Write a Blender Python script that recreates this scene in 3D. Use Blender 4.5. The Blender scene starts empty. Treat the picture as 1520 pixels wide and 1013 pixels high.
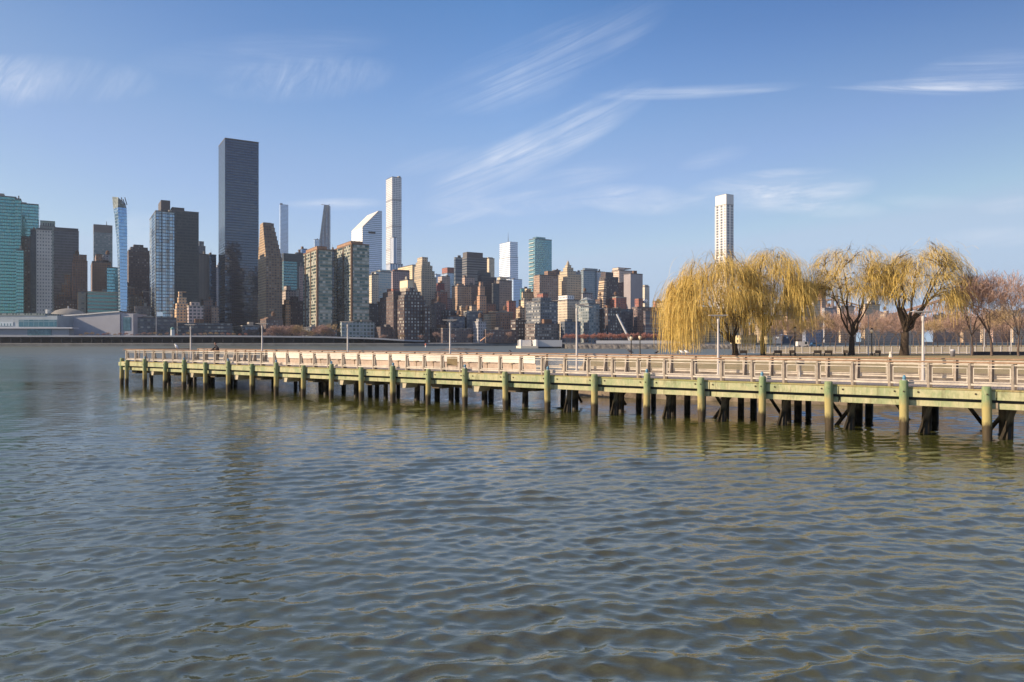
import bpy, bmesh, math, random
import numpy as np
from mathutils import Vector, Matrix, Euler
R = math.radians
S = bpy.context.scene
COL = S.collection
F = 1100.0; HY = 507.5; CX = 760.0; CAMZ = 4.1

# ------------------------------------------------------------------ camera
cd = bpy.data.cameras.new('camera'); cam = bpy.data.objects.new('camera', cd); COL.objects.link(cam)
cd.sensor_width = 36; cd.lens = 36*F/1520; cd.clip_start = .1; cd.clip_end = 60000
cd.shift_y = (HY-506.5)/1520
cam.location = (0, 0, CAMZ); cam.rotation_euler = (R(90), 0, 0); S.camera = cam
S.view_settings.view_transform = 'Standard'; S.view_settings.look = 'None'
S.view_settings.exposure = 0.52; S.view_settings.gamma = 1
S.render.resolution_x = 1024; S.render.resolution_y = 682
# ------------------------------------------------------------------ sky and sun
SUN_EL = 25.0; SUN_AZ = -103.0            # azimuth clockwise from the viewing direction
W = bpy.data.worlds.new('World'); S.world = W; W.use_nodes = True
nt = W.node_tree; N = nt.nodes; L = nt.links
for n in list(N): N.remove(n)
def mk(T, typ, ins=None, **kw):
    n = T.nodes.new(typ)
    for k, v in kw.items(): setattr(n, k, v)
    for k, v in (ins or {}).items():
        if isinstance(v, bpy.types.NodeSocket): T.links.new(v, n.inputs[k])
        else: n.inputs[k].default_value = v
    return n
def m_(T, op, a, b=None, c=None, clamp=False):
    n = T.nodes.new('ShaderNodeMath'); n.operation = op; n.use_clamp = clamp
    for i, v in enumerate((a, b, c)):
        if v is None: continue
        if isinstance(v, bpy.types.NodeSocket): T.links.new(v, n.inputs[i])
        else: n.inputs[i].default_value = v
    return n.outputs[0]
sky = mk(nt, 'ShaderNodeTexSky', sky_type='NISHITA', sun_disc=False)
sky.sun_elevation = R(SUN_EL); sky.sun_rotation = R(SUN_AZ); sky.altitude = 0
sky.air_density = 1.0; sky.dust_density = 0.2; sky.ozone_density = 3.0
tc = mk(nt, 'ShaderNodeTexCoord'); sp = mk(nt, 'ShaderNodeSeparateXYZ', {0: tc.outputs['Generated']})
X, Y_, Z = sp.outputs
az = m_(nt, 'ARCTAN2', X, Y_); el = m_(nt, 'ARCSINE', Z)
def ang(px, py):
    a = math.atan((px-CX)/F); return a, math.atan((HY-py)/F*math.cos(a))
total = None
# cirrus: centre px, py, tilt, half length, half width, strength, streak tilt, streak scales along/across
WG = [  # streak tilt, scale along, scale across, [(centre px, py, tilt, half length, half width, strength)]
 (58, 12, 46, [(85,118,-2,165,30,.30),(20,122,0,50,32,.34),(455,118,4,150,32,.28)]),
 (25, 3.0, 62, [(800,92,22,215,42,.24),(760,132,12,110,34,.16),(800,220,27,205,34,.52),(740,235,21,120,26,.20),(640,240,14,80,16,.14),(690,322,14,60,8,.3)]),
 (3, 3.2, 52, [(1030,137,3,170,10,.22),(1060,136,1,120,4,.14)]),
 (0, 3.0, 60, [(1375,132,0,165,4,.36),(1400,128,1,150,11,.26),(1450,108,8,120,26,.24)]),
 (1, 3.2, 52, [(500,303,1,80,10,.36),(400,80,6,200,30,.08)]),
 (4, 4.2, 25, [(760,303,3,140,20,.40),(950,297,-3,100,24,.68),(1150,285,4,150,32,.85),(1230,310,-2,90,14,.35),(860,262,10,110,20,.22),(1500,304,6,60,12,.35),(1060,235,14,60,14,.18),(1480,352,2,110,14,.20),(1380,300,-2,90,10,.14),(205,345,0,60,30,.30)]),
]
cv2 = mk(nt, 'ShaderNodeCombineXYZ', {0: az, 1: el})
nz2 = mk(nt, 'ShaderNodeTexNoise', {'Vector': cv2.outputs[0], 'Scale': 14.0, 'Detail': 2.0})
n2 = m_(nt, 'MULTIPLY', m_(nt, 'SUBTRACT', nz2.outputs[0], .30), 3.2, clamp=True)
def local(px, py, t):
    (a0, e0), (a1, e1) = ang(px, py), ang(px+20*math.cos(R(t)), py-20*math.sin(R(t)))
    return math.atan2(e1-e0, a1-a0), math.hypot(e1-e0, a1-a0)*F/20
for i, (stt, sa, sc_, items) in enumerate(WG):
    stt = local(items[0][0], items[0][1], stt)[0]; msum = None
    for px, py, t, hl, hw, st in items:
        a0, e0 = ang(px, py); t, kl = local(px, py, t); hl *= kl/F; hw /= F
        da = m_(nt, 'SUBTRACT', az, a0); de = m_(nt, 'SUBTRACT', el, e0)
        p = m_(nt, 'ADD', m_(nt, 'MULTIPLY', da, math.cos(t)/hl), m_(nt, 'MULTIPLY', de, math.sin(t)/hl))
        q = m_(nt, 'ADD', m_(nt, 'MULTIPLY', da, -math.sin(t)/hw), m_(nt, 'MULTIPLY', de, math.cos(t)/hw))
        r2 = m_(nt, 'ADD', m_(nt, 'MULTIPLY', p, p), m_(nt, 'MULTIPLY', q, q))
        fl_ = m_(nt, 'MULTIPLY', m_(nt, 'SUBTRACT', 1.0, r2, clamp=True), st)
        msum = fl_ if msum is None else m_(nt, 'ADD', msum, fl_)
    u = m_(nt, 'ADD', m_(nt, 'MULTIPLY', az, math.cos(stt)*sa), m_(nt, 'MULTIPLY', el, math.sin(stt)*sa))
    v = m_(nt, 'ADD', m_(nt, 'MULTIPLY', az, -math.sin(stt)*sc_), m_(nt, 'MULTIPLY', el, math.cos(stt)*sc_))
    cv = mk(nt, 'ShaderNodeCombineXYZ', {0: u, 1: v, 2: i*7.3})
    nz = mk(nt, 'ShaderNodeTexNoise', {'Vector': cv.outputs[0], 'Scale': 1.0, 'Detail': 7.0, 'Roughness': .74, 'Distortion': .9})
    nn = m_(nt, 'MULTIPLY', m_(nt, 'SUBTRACT', nz.outputs[0], .40), 3.6, clamp=True)
    k = m_(nt, 'MULTIPLY', m_(nt, 'MULTIPLY', msum, m_(nt, 'ADD', .16, m_(nt, 'MULTIPLY', nn, .95))), m_(nt, 'ADD', (.35, .5, .9, .9, .9, .6)[i], m_(nt, 'MULTIPLY', n2, .8)))
    total = k if total is None else m_(nt, 'ADD', total, k)
front = m_(nt, 'GREATER_THAN', Y_, 0.0)
total = m_(nt, 'MULTIPLY', total, front)
# unseen broken cloud, added above the frame to brighten water and shaded walls
zc = m_(nt, 'MAXIMUM', Z, .05)
vc = mk(nt, 'ShaderNodeCombineXYZ', {0: m_(nt, 'DIVIDE', X, zc), 1: m_(nt, 'DIVIDE', Y_, zc), 2: 3.0})
vn = mk(nt, 'ShaderNodeTexNoise', {'Vector': mk(nt, 'ShaderNodeMapping', {'Vector': vc.outputs[0], 'Scale': (1.6, 3.6, 1), 'Rotation': (0, 0, .5)}).outputs[0], 'Scale': 1.0, 'Detail': 3.0, 'Roughness': .6})
fill_cloud = m_(nt, 'MULTIPLY', m_(nt, 'MULTIPLY', m_(nt, 'SUBTRACT', vn.outputs[0], .40), 5.0, clamp=True), m_(nt, 'DIVIDE', m_(nt, 'SUBTRACT', Z, .435), .07, clamp=True))
sc3 = mk(nt, 'ShaderNodeSeparateColor', {0: sky.outputs[0]})          # grade of the clear winter sky, the same everywhere
def tone(c, x0, y0, s0, x1, y1, s1, cap):
    l0 = m_(nt, 'ADD', m_(nt, 'MULTIPLY', m_(nt, 'SUBTRACT', c, x0), s0), y0); l1 = m_(nt, 'ADD', m_(nt, 'MULTIPLY', m_(nt, 'SUBTRACT', c, x1), s1), y1)
    return m_(nt, 'MINIMUM', m_(nt, 'MAXIMUM', m_(nt, 'SMOOTH_MIN', l0, l1, .35), .35), cap)
gr = tone(sc3.outputs[0], 1.104, .74, 1.63, 1.57, 1.50, .716, 2.5); gg = tone(sc3.outputs[1], 1.818, 1.40, 1.254, 2.48, 2.23, .583, 3.3); gb_ = tone(sc3.outputs[2], 3.15, 2.95, 1.226, 3.77, 3.70, .52, 4.3)
zf = m_(nt, 'DIVIDE', m_(nt, 'SUBTRACT', Z, .12), .26, clamp=True)      # deeper blue away from the sun, high up
xr_ = m_(nt, 'MULTIPLY', m_(nt, 'DIVIDE', m_(nt, 'MAXIMUM', X, 0.0), .53, clamp=True), zf); xl_ = m_(nt, 'MULTIPLY', m_(nt, 'DIVIDE', m_(nt, 'MAXIMUM', m_(nt, 'MULTIPLY', X, -1.0), 0.0), .53, clamp=True), zf)
def grd(c, a, b_): return m_(nt, 'MULTIPLY', c, m_(nt, 'SUBTRACT', m_(nt, 'SUBTRACT', 1.0, m_(nt, 'MULTIPLY', xr_, a)), m_(nt, 'MULTIPLY', xl_, b_)))
tint = mk(nt, 'ShaderNodeCombineColor', {0: grd(gr, .54, .20), 1: grd(gg, .46, .20), 2: grd(gb_, .36, .20)})
mixc = mk(nt, 'ShaderNodeMix', {0: m_(nt, 'MINIMUM', total, 1.0), 6: tint.outputs[0], 7: (4.1, 4.4, 5.0, 1)}, data_type='RGBA')
mixv = mk(nt, 'ShaderNodeMix', {0: m_(nt, 'MULTIPLY', fill_cloud, .15), 6: mixc.outputs[2], 7: (6.3, 6.2, 6.2, 1)}, data_type='RGBA')
bg = mk(nt, 'ShaderNodeBackground', {'Color': mixv.outputs[2], 'Strength': .140})
out = mk(nt, 'ShaderNodeOutputWorld', {0: bg.outputs[0]})
sl = bpy.data.lights.new('sun', 'SUN'); sun = bpy.data.objects.new('sun', sl); COL.objects.link(sun)
sl.energy = 5.0; sl.angle = R(.5); sl.color = (1, .80, .58)
sd = Vector((math.sin(R(SUN_AZ))*math.cos(R(SUN_EL)), math.cos(R(SUN_AZ))*math.cos(R(SUN_EL)), math.sin(R(SUN_EL))))
sun.rotation_euler = sd.to_track_quat('Z', 'Y').to_euler(); sun.location = (-50, -20, 60)

# ------------------------------------------------------------------ helpers
def tag(o, label=None, cat=None, group=None, kind=None):
    if label: o['label'] = label
    if cat: o['category'] = cat
    if group: o['group'] = group
    if kind: o['kind'] = kind
    return o
def empty(name, loc=(0, 0, 0), rot=(0, 0, 0)):
    o = bpy.data.objects.new(name, None); COL.objects.link(o); o.location = loc; o.rotation_euler = rot
    o.empty_display_size = .5
    return o
def copy_tree(o, parent=None):
    c = o.copy(); COL.objects.link(c); c.parent = parent
    for ch in list(o.children): copy_tree(ch, c)
    return c
def wp(px, Y, z=0.0): return Vector(((px-CX)/F*Y, Y, z))
def zat(py, Y): return CAMZ+(HY-py)*Y/F
class MB:
    def __init__(s): s.v = []; s.f = []; s.uv = []; s.mi = []
    def face(s, pts, uv=None, mi=0):
        n = len(s.v); s.v += [tuple(p) for p in pts]; s.f.append(tuple(range(n, n+len(pts))))
        s.uv.append(uv or [(p[0], p[1]) for p in pts]); s.mi.append(mi)
    def prism(s, poly, z0, z1, caps=True, topz=None, mi=0, u0=0):
        n = len(poly); u = u0
        tz = (lambda p: z1) if topz is None else topz
        for i in range(n):
            a = poly[i]; b = poly[(i+1) % n]; d = math.hypot(b[0]-a[0], b[1]-a[1])
            s.face([(a[0], a[1], z0), (b[0], b[1], z0), (b[0], b[1], tz(b)), (a[0], a[1], tz(a))],
                   [(u, z0), (u+d, z0), (u+d, tz(b)), (u, tz(a))], mi); u = 0 if d > 8 else u+d
        if caps:
            s.face([(p[0], p[1], tz(p)) for p in poly], None, mi)
            s.face([(p[0], p[1], z0) for p in reversed(poly)], None, mi)
        return s
    def box(s, x0, x1, y0, y1, z0, z1, caps=True, mi=0):
        return s.prism([(x0, y0), (x1, y0), (x1, y1), (x0, y1)], z0, z1, caps, mi=mi)
    def bar(s, a, b, r, r2=None, n=6, up=None, caps=True):
        a = Vector(a); b = Vector(b); d = (b-a)
        if d.length < 1e-6: return s
        d.normalize(); q = Vector((0, 0, 1)) if abs(d.z) < .9 else Vector((1, 0, 0))
        e1 = d.cross(q).normalized(); e2 = d.cross(e1); r2 = r if r2 is None else r2
        k = len(s.v)
        for c, rr in ((a, r), (b, r2)):
            for i in range(n):
                t = 2*math.pi*i/n; s.v.append(tuple(c+e1*math.cos(t)*rr+e2*math.sin(t)*rr))
        L_ = (b-a).length
        for i in range(n):
            j = (i+1) % n; s.f.append((k+i, k+j, k+n+j, k+n+i)); s.mi.append(0)
            s.uv.append([(i/n, 0), ((i+1)/n, 0), ((i+1)/n, L_), (i/n, L_)])
        if caps:
            s.f.append(tuple(k+n+i for i in range(n))); s.uv.append([(0, 0)]*n); s.mi.append(0)
            s.f.append(tuple(k+i for i in reversed(range(n)))); s.uv.append([(0, 0)]*n); s.mi.append(0)
        return s
    def tube(s, pts, rad, n=6):
        pts = [Vector(p) for p in pts]; k = len(s.v); m = len(pts)
        for i, p in enumerate(pts):
            d = (pts[min(i+1, m-1)]-pts[max(i-1, 0)]).normalized()
            q = Vector((1, 0, 0)) if abs(d.x) < .8 else Vector((0, 1, 0))
            e1 = d.cross(q).normalized(); e2 = d.cross(e1)
            for j in range(n):
                t = 2*math.pi*j/n; s.v.append(tuple(p+(e1*math.cos(t)+e2*math.sin(t))*rad[i]))
        for i in range(m-1):
            for j in range(n):
                j2 = (j+1) % n
                s.f.append((k+i*n+j, k+i*n+j2, k+(i+1)*n+j2, k+(i+1)*n+j)); s.uv.append([(0, 0)]*4); s.mi.append(0)
        s.f.append(tuple(k+(m-1)*n+j for j in range(n))); s.uv.append([(0, 0)]*n); s.mi.append(0)
        return s
    def ribbon(s, pts, w, side):
        for i in range(len(pts)-1):
            a, b = pts[i], pts[i+1]; k = len(s.v)
            s.v += [tuple(a-side*w), tuple(a+side*w), tuple(b+side*w), tuple(b-side*w)]
            s.f.append((k, k+1, k+2, k+3)); s.uv.append([(0, 0)]*4); s.mi.append(0)
    def lathe(s, prof, cx=0, cy=0, n=16, sx=1, sy=1):
        k = len(s.v); m = len(prof)
        for r, z in prof:
            for i in range(n):
                t = 2*math.pi*i/n; s.v.append((cx+r*math.cos(t)*sx, cy+r*math.sin(t)*sy, z))
        for q in range(m-1):
            for i in range(n):
                j = (i+1) % n
                u0 = i/n*2*math.pi*prof[0][0]; u1 = (i+1)/n*2*math.pi*prof[0][0]
                s.f.append((k+q*n+i, k+q*n+j, k+(q+1)*n+j, k+(q+1)*n+i)); s.mi.append(0)
                s.uv.append([(u0, prof[q][1]), (u1, prof[q][1]), (u1, prof[q+1][1]), (u0, prof[q+1][1])])
        s.f.append(tuple(k+(m-1)*n+i for i in range(n))); s.uv.append([(0, 0)]*n); s.mi.append(0)
        s.f.append(tuple(k+i for i in reversed(range(n)))); s.uv.append([(0, 0)]*n); s.mi.append(0)
        return s
    def build(s, name, mat, parent=None, smooth=False, loc=None):
        me = bpy.data.meshes.new(name); me.from_pydata(s.v, [], s.f)
        uvl = me.uv_layers.new(name='UV')
        flat = [c for f in s.uv for p in f for c in p]
        uvl.data.foreach_set('uv', flat)
        for m in (mat if isinstance(mat, (list, tuple)) else [mat]): me.materials.append(m)
        if any(s.mi): me.polygons.foreach_set('material_index', s.mi)
        if smooth: me.polygons.foreach_set('use_smooth', [True]*len(s.f))
        me.update()
        o = bpy.data.objects.new(name, me); COL.objects.link(o); o.parent = parent
        if loc is not None: o.location = loc
        return o
def pset(b, **k):
    for n_, v in k.items():
        n_ = {'rough': 'Roughness', 'metal': 'Metallic', 'spec': 'Specular IOR Level', 'ior': 'IOR'}.get(n_, n_)
        b.inputs[n_].default_value = v
_mats = {}
def mat(key, col, rough=.7, metal=0, spec=.4, noise=0, nscale=3.0, col2=None, bump=0, stretch=(1, 1, 1)):
    """plain weathered material: base colour broken up by object-space noise"""
    if key in _mats: return _mats[key]
    m = bpy.data.materials.new(key); m.use_nodes = True; T = m.node_tree
    b = T.nodes['Principled BSDF']; pset(b, rough=rough, metal=metal, spec=spec)
    b.inputs['Base Color'].default_value = (*col, 1)
    if noise or col2 or bump:
        t = mk(T, 'ShaderNodeTexCoord'); mp = mk(T, 'ShaderNodeMapping', {'Vector': t.outputs['Object'], 'Scale': stretch})
        n = mk(T, 'ShaderNodeTexNoise', {'Vector': mp.outputs[0], 'Scale': nscale, 'Detail': 6.0, 'Roughness': .65})
        c2 = col2 or tuple(c*(1-noise) for c in col)
        fac = m_(T, 'MULTIPLY', m_(T, 'SUBTRACT', n.outputs[0], .35), 3.2, clamp=True)
        mx = mk(T, 'ShaderNodeMix', {0: fac, 6: (*col, 1), 7: (*c2, 1)}, data_type='RGBA')
        T.links.new(mx.outputs[2], b.inputs['Base Color'])
        if bump:
            bp = mk(T, 'ShaderNodeBump', {'Height': n.outputs[0], 'Strength': bump, 'Distance': .05})
            T.links.new(bp.outputs[0], b.inputs['Normal'])
    _mats[key] = m; return m

# facade node group: rows of windows from the wall's metre UVs
FG = bpy.data.node_groups.new('facade', 'ShaderNodeTree')
for nm, ty, dv in (('Wall', 'NodeSocketColor', (.3, .25, .2, 1)), ('Glass', 'NodeSocketColor', (.05, .07, .09, 1)), ('Bay', 'NodeSocketFloat', 3.0),
                   ('Floor', 'NodeSocketFloat', 3.3), ('WFrac', 'NodeSocketFloat', .5), ('HFrac', 'NodeSocketFloat', .5),
                   ('Metal', 'NodeSocketFloat', .3), ('Blind', 'NodeSocketFloat', .25), ('Seed', 'NodeSocketFloat', 0.0)):
    sk = FG.interface.new_socket(name=nm, in_out='INPUT', socket_type=ty); sk.default_value = dv
FG.interface.new_socket(name='BSDF', in_out='OUTPUT', socket_type='NodeSocketShader')
gi = mk(FG, 'NodeGroupInput'); go = mk(FG, 'NodeGroupOutput'); I = gi.outputs
uvn = mk(FG, 'ShaderNodeUVMap', uv_map='UV'); sx = mk(FG, 'ShaderNodeSeparateXYZ', {0: uvn.outputs[0]})
ub = m_(FG, 'DIVIDE', sx.outputs[0], I['Bay']); vb = m_(FG, 'DIVIDE', sx.outputs[1], I['Floor'])
du = m_(FG, 'ABSOLUTE', m_(FG, 'SUBTRACT', m_(FG, 'FRACT', ub), .5)); dv = m_(FG, 'ABSOLUTE', m_(FG, 'SUBTRACT', m_(FG, 'FRACT', vb), .5))
wm = m_(FG, 'MULTIPLY', m_(FG, 'LESS_THAN', du, m_(FG, 'MULTIPLY', I['WFrac'], .5)), m_(FG, 'LESS_THAN', dv, m_(FG, 'MULTIPLY', I['HFrac'], .5)))
cell = mk(FG, 'ShaderNodeCombineXYZ', {0: m_(FG, 'FLOOR', ub), 1: m_(FG, 'FLOOR', vb), 2: I['Seed']})
wn = mk(FG, 'ShaderNodeTexWhiteNoise', {'Vector': cell.outputs[0]}, noise_dimensions='3D')
big = mk(FG, 'ShaderNodeTexNoise', {'Vector': mk(FG, 'ShaderNodeCombineXYZ', {0: sx.outputs[0], 1: sx.outputs[1], 2: I['Seed']}).outputs[0], 'Scale': .045, 'Detail': 5.0, 'Roughness': .6})
rnd = m_(FG, 'POWER', wn.outputs[0], 3.0)
bl = m_(FG, 'MULTIPLY', m_(FG, 'MULTIPLY', rnd, I['Blind']), m_(FG, 'MULTIPLY', big.outputs[0], 2.0))
gcol = mk(FG, 'ShaderNodeMix', {0: bl, 6: I['Glass'], 7: (.55, .53, .47, 1)}, data_type='RGBA')
wv = m_(FG, 'ADD', .80, m_(FG, 'MULTIPLY', big.outputs[0], .72))
wcol = mk(FG, 'ShaderNodeMix', {0: 1.0, 6: I['Wall'], 7: mk(FG, 'ShaderNodeCombineColor', {0: wv, 1: wv, 2: wv}).outputs[0]}, data_type='RGBA', blend_type='MULTIPLY')
wb = mk(FG, 'ShaderNodeBsdfPrincipled', {'Base Color': wcol.outputs[2], 'Roughness': .75, 'Specular IOR Level': .3})
tilt = mk(FG, 'ShaderNodeVectorMath', {0: wn.outputs[1], 1: (.5, .5, .5)}, operation='SUBTRACT')
tl2 = mk(FG, 'ShaderNodeVectorMath', {0: tilt.outputs[0], 'Scale': .05}, operation='SCALE')
geo = mk(FG, 'ShaderNodeNewGeometry'); nv = mk(FG, 'ShaderNodeVectorMath', {0: geo.outputs['Normal'], 1: tl2.outputs[0]}, operation='ADD')
nvn = mk(FG, 'ShaderNodeVectorMath', {0: nv.outputs[0]}, operation='NORMALIZE')
gb = mk(FG, 'ShaderNodeBsdfPrincipled', {'Base Color': gcol.outputs[2], 'Roughness': .12, 'Metallic': m_(FG, 'MULTIPLY', I['Metal'], m_(FG, 'SUBTRACT', 1.0, bl)), 'Normal': nvn.outputs[0]})
ms = mk(FG, 'ShaderNodeMixShader', {0: wm, 1: wb.outputs[0], 2: gb.outputs[0]})
FG.links.new(ms.outputs[0], go.inputs[0])
_seed = [0]
def facade(wall, glass=(.06, .075, .10), bay=3.0, fl=3.3, wf=.5, hf=.5, metal=.3, blind=.5, name='facade'):
    key = ('fac', wall, glass, bay, fl, wf, hf, metal, blind)
    if key in _mats: return _mats[key]
    m = bpy.data.materials.new(name); m.use_nodes = True; T = m.node_tree
    for n in list(T.nodes): T.nodes.remove(n)
    g = T.nodes.new('ShaderNodeGroup'); g.node_tree = FG; _seed[0] += 3.7
    for k, v in (('Wall', (*wall, 1)), ('Glass', (*glass, 1)), ('Bay', bay), ('Floor', fl), ('WFrac', wf), ('HFrac', hf), ('Metal', metal), ('Blind', blind), ('Seed', _seed[0])):
        g.inputs[k].default_value = v
    o = T.nodes.new('ShaderNodeOutputMaterial'); T.links.new(g.outputs[0], o.inputs[0])
    _mats[key] = m; return m

# ------------------------------------------------------------------ water
def water_material():
    m = bpy.data.materials.new('river_water'); m.use_nodes = True; T = m.node_tree; b = T.nodes['Principled BSDF']
    pset(b, rough=.04, spec=.5, ior=2.15)
    g = mk(T, 'ShaderNodeNewGeometry'); 
    mp = mk(T, 'ShaderNodeMapping', {'Vector': g.outputs['Position'], 'Scale': (.02, .05, 1), 'Rotation': (0, 0, .25)})
    n0 = mk(T, 'ShaderNodeTexNoise', {'Vector': mp.outputs[0], 'Scale': 1.0, 'Detail': 4.0})
    c = mk(T, 'ShaderNodeMix', {0: n0.outputs[0], 6: (.056, .062, .013, 1), 7: (.076, .078, .022, 1)}, data_type='RGBA')
    T.links.new(c.outputs[2], b.inputs['Base Color'])
    h = None
    for sc, st, amp, rot in ((1.1, (1, 2.1, 1), .07, .12), (3.2, (1, 2.2, 1), .10, -.15), (8.0, (1, 2.0, 1), .050, .25)):
        mp = mk(T, 'ShaderNodeMapping', {'Vector': g.outputs['Position'], 'Scale': st, 'Rotation': (0, 0, rot)})
        n = mk(T, 'ShaderNodeTexNoise', {'Vector': mp.outputs[0], 'Scale': sc, 'Detail': 3.0, 'Roughness': .55, 'Distortion': .6})
        a = m_(T, 'MULTIPLY', n.outputs[0], amp); h = a if h is None else m_(T, 'ADD', h, a)
    # patches of ruffled and smoother water
    mp = mk(T, 'ShaderNodeMapping', {'Vector': g.outputs['Position'], 'Scale': (.03, .07, 1), 'Rotation': (0, 0, .3)})
    pn = mk(T, 'ShaderNodeTexNoise', {'Vector': mp.outputs[0], 'Scale': 1.3, 'Detail': 3.0, 'Distortion': 1.0})
    st = m_(T, 'ADD', .25, m_(T, 'MULTIPLY', m_(T, 'SUBTRACT', pn.outputs[0], .35, clamp=True), 2.2))
    py0 = mk(T, 'ShaderNodeSeparateXYZ', {0: g.outputs['Position']}).outputs[1]
    far = m_(T, 'DIVIDE', m_(T, 'SUBTRACT', py0, 12.0), 120.0, clamp=True)
    bp = mk(T, 'ShaderNodeBump', {'Height': m_(T, 'MULTIPLY', h, m_(T, 'MULTIPLY', st, m_(T, 'ADD', .26, m_(T, 'MULTIPLY', far, .55)))), 'Strength': 1.0, 'Distance': .42})
    T.links.new(bp.outputs[0], b.inputs['Normal'])
    # open river beyond the pier: ripples too fine to model, so a rougher surface
    py = mk(T, 'ShaderNodeSeparateXYZ', {0: g.outputs['Position']}).outputs[1]
    T.links.new(m_(T, 'ADD', .02, m_(T, 'MULTIPLY', m_(T, 'DIVIDE', m_(T, 'SUBTRACT', py, 40.0), 240.0, clamp=True), .42)), b.inputs['Roughness'])
    return m
def build_water():
    rng = np.random.default_rng(5)
    rows = [-60., -30., -10., 0., 4.]
    y = 6.0
    while y < 120: rows.append(y); y += max(.036, .0022*y**1.25)
    while y < 5600: rows.append(y); y *= 1.09
    rows = np.array(rows); U = np.linspace(-1.35, 1.35, 1080); 
    U = np.concatenate([[-9, -4, -2.2, -1.6], U, [1.6, 2.2, 4, 9]])
    Yg = rows[:, None]+0*U[None, :]; Xg = np.clip((np.maximum(rows, 0)[:, None]+9)*U[None, :], -5800, 5800)
    far = np.clip((Yg-4)/3, 0, 1); dx = (np.maximum(Yg, 0)+9)*.0025
    H = np.zeros_like(Yg); DX = np.zeros_like(Yg); DY = np.zeros_like(Yg)
    main = R(-81)
    for i in range(150):
        lam = float(np.exp(rng.uniform(np.log(.15), np.log(1.25))))
        th = main+rng.normal(0, .40 if lam > .7 else .62); k = 2*math.pi/lam
        amp = .0034*lam**.80*rng.uniform(.5, 1.3)
        if lam > 1.2: amp *= .6
        if lam < .45: amp *= 1.3
        fade = np.clip(lam/(dx*3.0)-1, 0, 1)
        ph = k*(Xg*math.cos(th)+Yg*math.sin(th))+rng.uniform(0, 6.28)
        ph = ph+.8*np.sin(Xg*.11+i)+.6*np.sin(Yg*.17+i*2.1)
        H += amp*fade*np.cos(ph); q = 1.15*amp*fade*np.sin(ph)
        DX -= q*math.cos(th); DY -= q*math.sin(th)
    env = (.86+.34*np.sin(Xg*.13+Yg*.21+.7*np.sin(Yg*.09))*np.cos(Yg*.11-Xg*.05)-.30*np.exp(-((Xg+.36*Yg)/(3+.09*Yg))**2))*far
    V = np.stack([Xg+DX*env, Yg+DY*env, H*env], -1).reshape(-1, 3)
    nr, nc = len(rows), len(U)
    idx = np.arange(nr*nc).reshape(nr, nc)
    Q = np.stack([idx[:-1, :-1], idx[:-1, 1:], idx[1:, 1:], idx[1:, :-1]], -1).reshape(-1, 4)
    me = bpy.data.meshes.new('water'); me.vertices.add(len(V)); me.vertices.foreach_set('co', V.ravel().astype(np.float32))
    me.loops.add(Q.size); me.loops.foreach_set('vertex_index', Q.ravel().astype(np.int32))
    me.polygons.add(len(Q)); me.polygons.foreach_set('loop_start', np.arange(0, Q.size, 4, dtype=np.int32))
    me.polygons.foreach_set('loop_total', np.full(len(Q), 4, dtype=np.int32))
    me.polygons.foreach_set('use_smooth', np.ones(len(Q), dtype=bool))
    me.update(calc_edges=True); me.validate()
    me.materials.append(water_material())
    o = bpy.data.objects.new('water', me); COL.objects.link(o); tag(o, 'choppy olive green river water reflecting the blue sky', kind='structure')
build_water()

# ------------------------------------------------------------------ land
M_conc = mat('concrete', (.30, .29, .27), .85, noise=.3, nscale=.6)
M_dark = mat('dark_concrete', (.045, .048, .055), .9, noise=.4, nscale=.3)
M_city = mat('city_ground', (.10, .10, .10), .9, noise=.4, nscale=.02)
SHORE = [(-900, 640), (-300, 672), (350, 690), (600, 700), (740, 735), (850, 800), (1100, 900), (1500, 1020), (2600, 1500)]
def shore(px, off=0.0):
    for (p0, y0), (p1, y1) in zip(SHORE, SHORE[1:]):
        if px <= p1 or (p1, y1) == SHORE[-1]:
            t = (px-p0)/(p1-p0); return wp(px, y0+(y1-y0)*t+off)
mb = MB(); P = [shore(p) + Vector((0, 3, 0)) for p, _ in SHORE]
poly = [(p.x, p.y) for p in P]+[(5800, 5800), (-5800, 5800)]
mb.face([(x, y, 3.0) for x, y in poly])
g = mb.build('ground', M_city); tag(g, kind='structure')
# near park
M_lawn = mat('dry_lawn', (.42, .31, .15), .95, noise=.4, nscale=.35, col2=(.22, .19, .075), bump=.4, stretch=(1, .5, 1))
M_bank = mat('rocky_bank', (.28, .22, .15), .95, nscale=1.2, col2=(.08, .06, .04), bump=.8)
park = [wp(868, 60), wp(1000, 56), wp(1200, 52), wp(1400, 50), wp(1650, 46), wp(2600, 40), wp(2600, 420), wp(1400, 420), wp(1180, 300), wp(1128, 122), wp(1040, 117), wp(930, 112), wp(872, 90)]
out_ = [wp(855, 55), wp(1000, 52), wp(1200, 48), wp(1400, 46), wp(1650, 42), wp(2600, 36), wp(2700, 430), wp(1380, 430), wp(1160, 305), wp(1112, 127), wp(1040, 121), wp(925, 116), wp(856, 94)]
mb = MB(); mb.face([(p.x, p.y, 2.0) for p in park]); g = mb.build('lawn', M_lawn); tag(g, kind='structure')
mb = MB()
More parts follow.
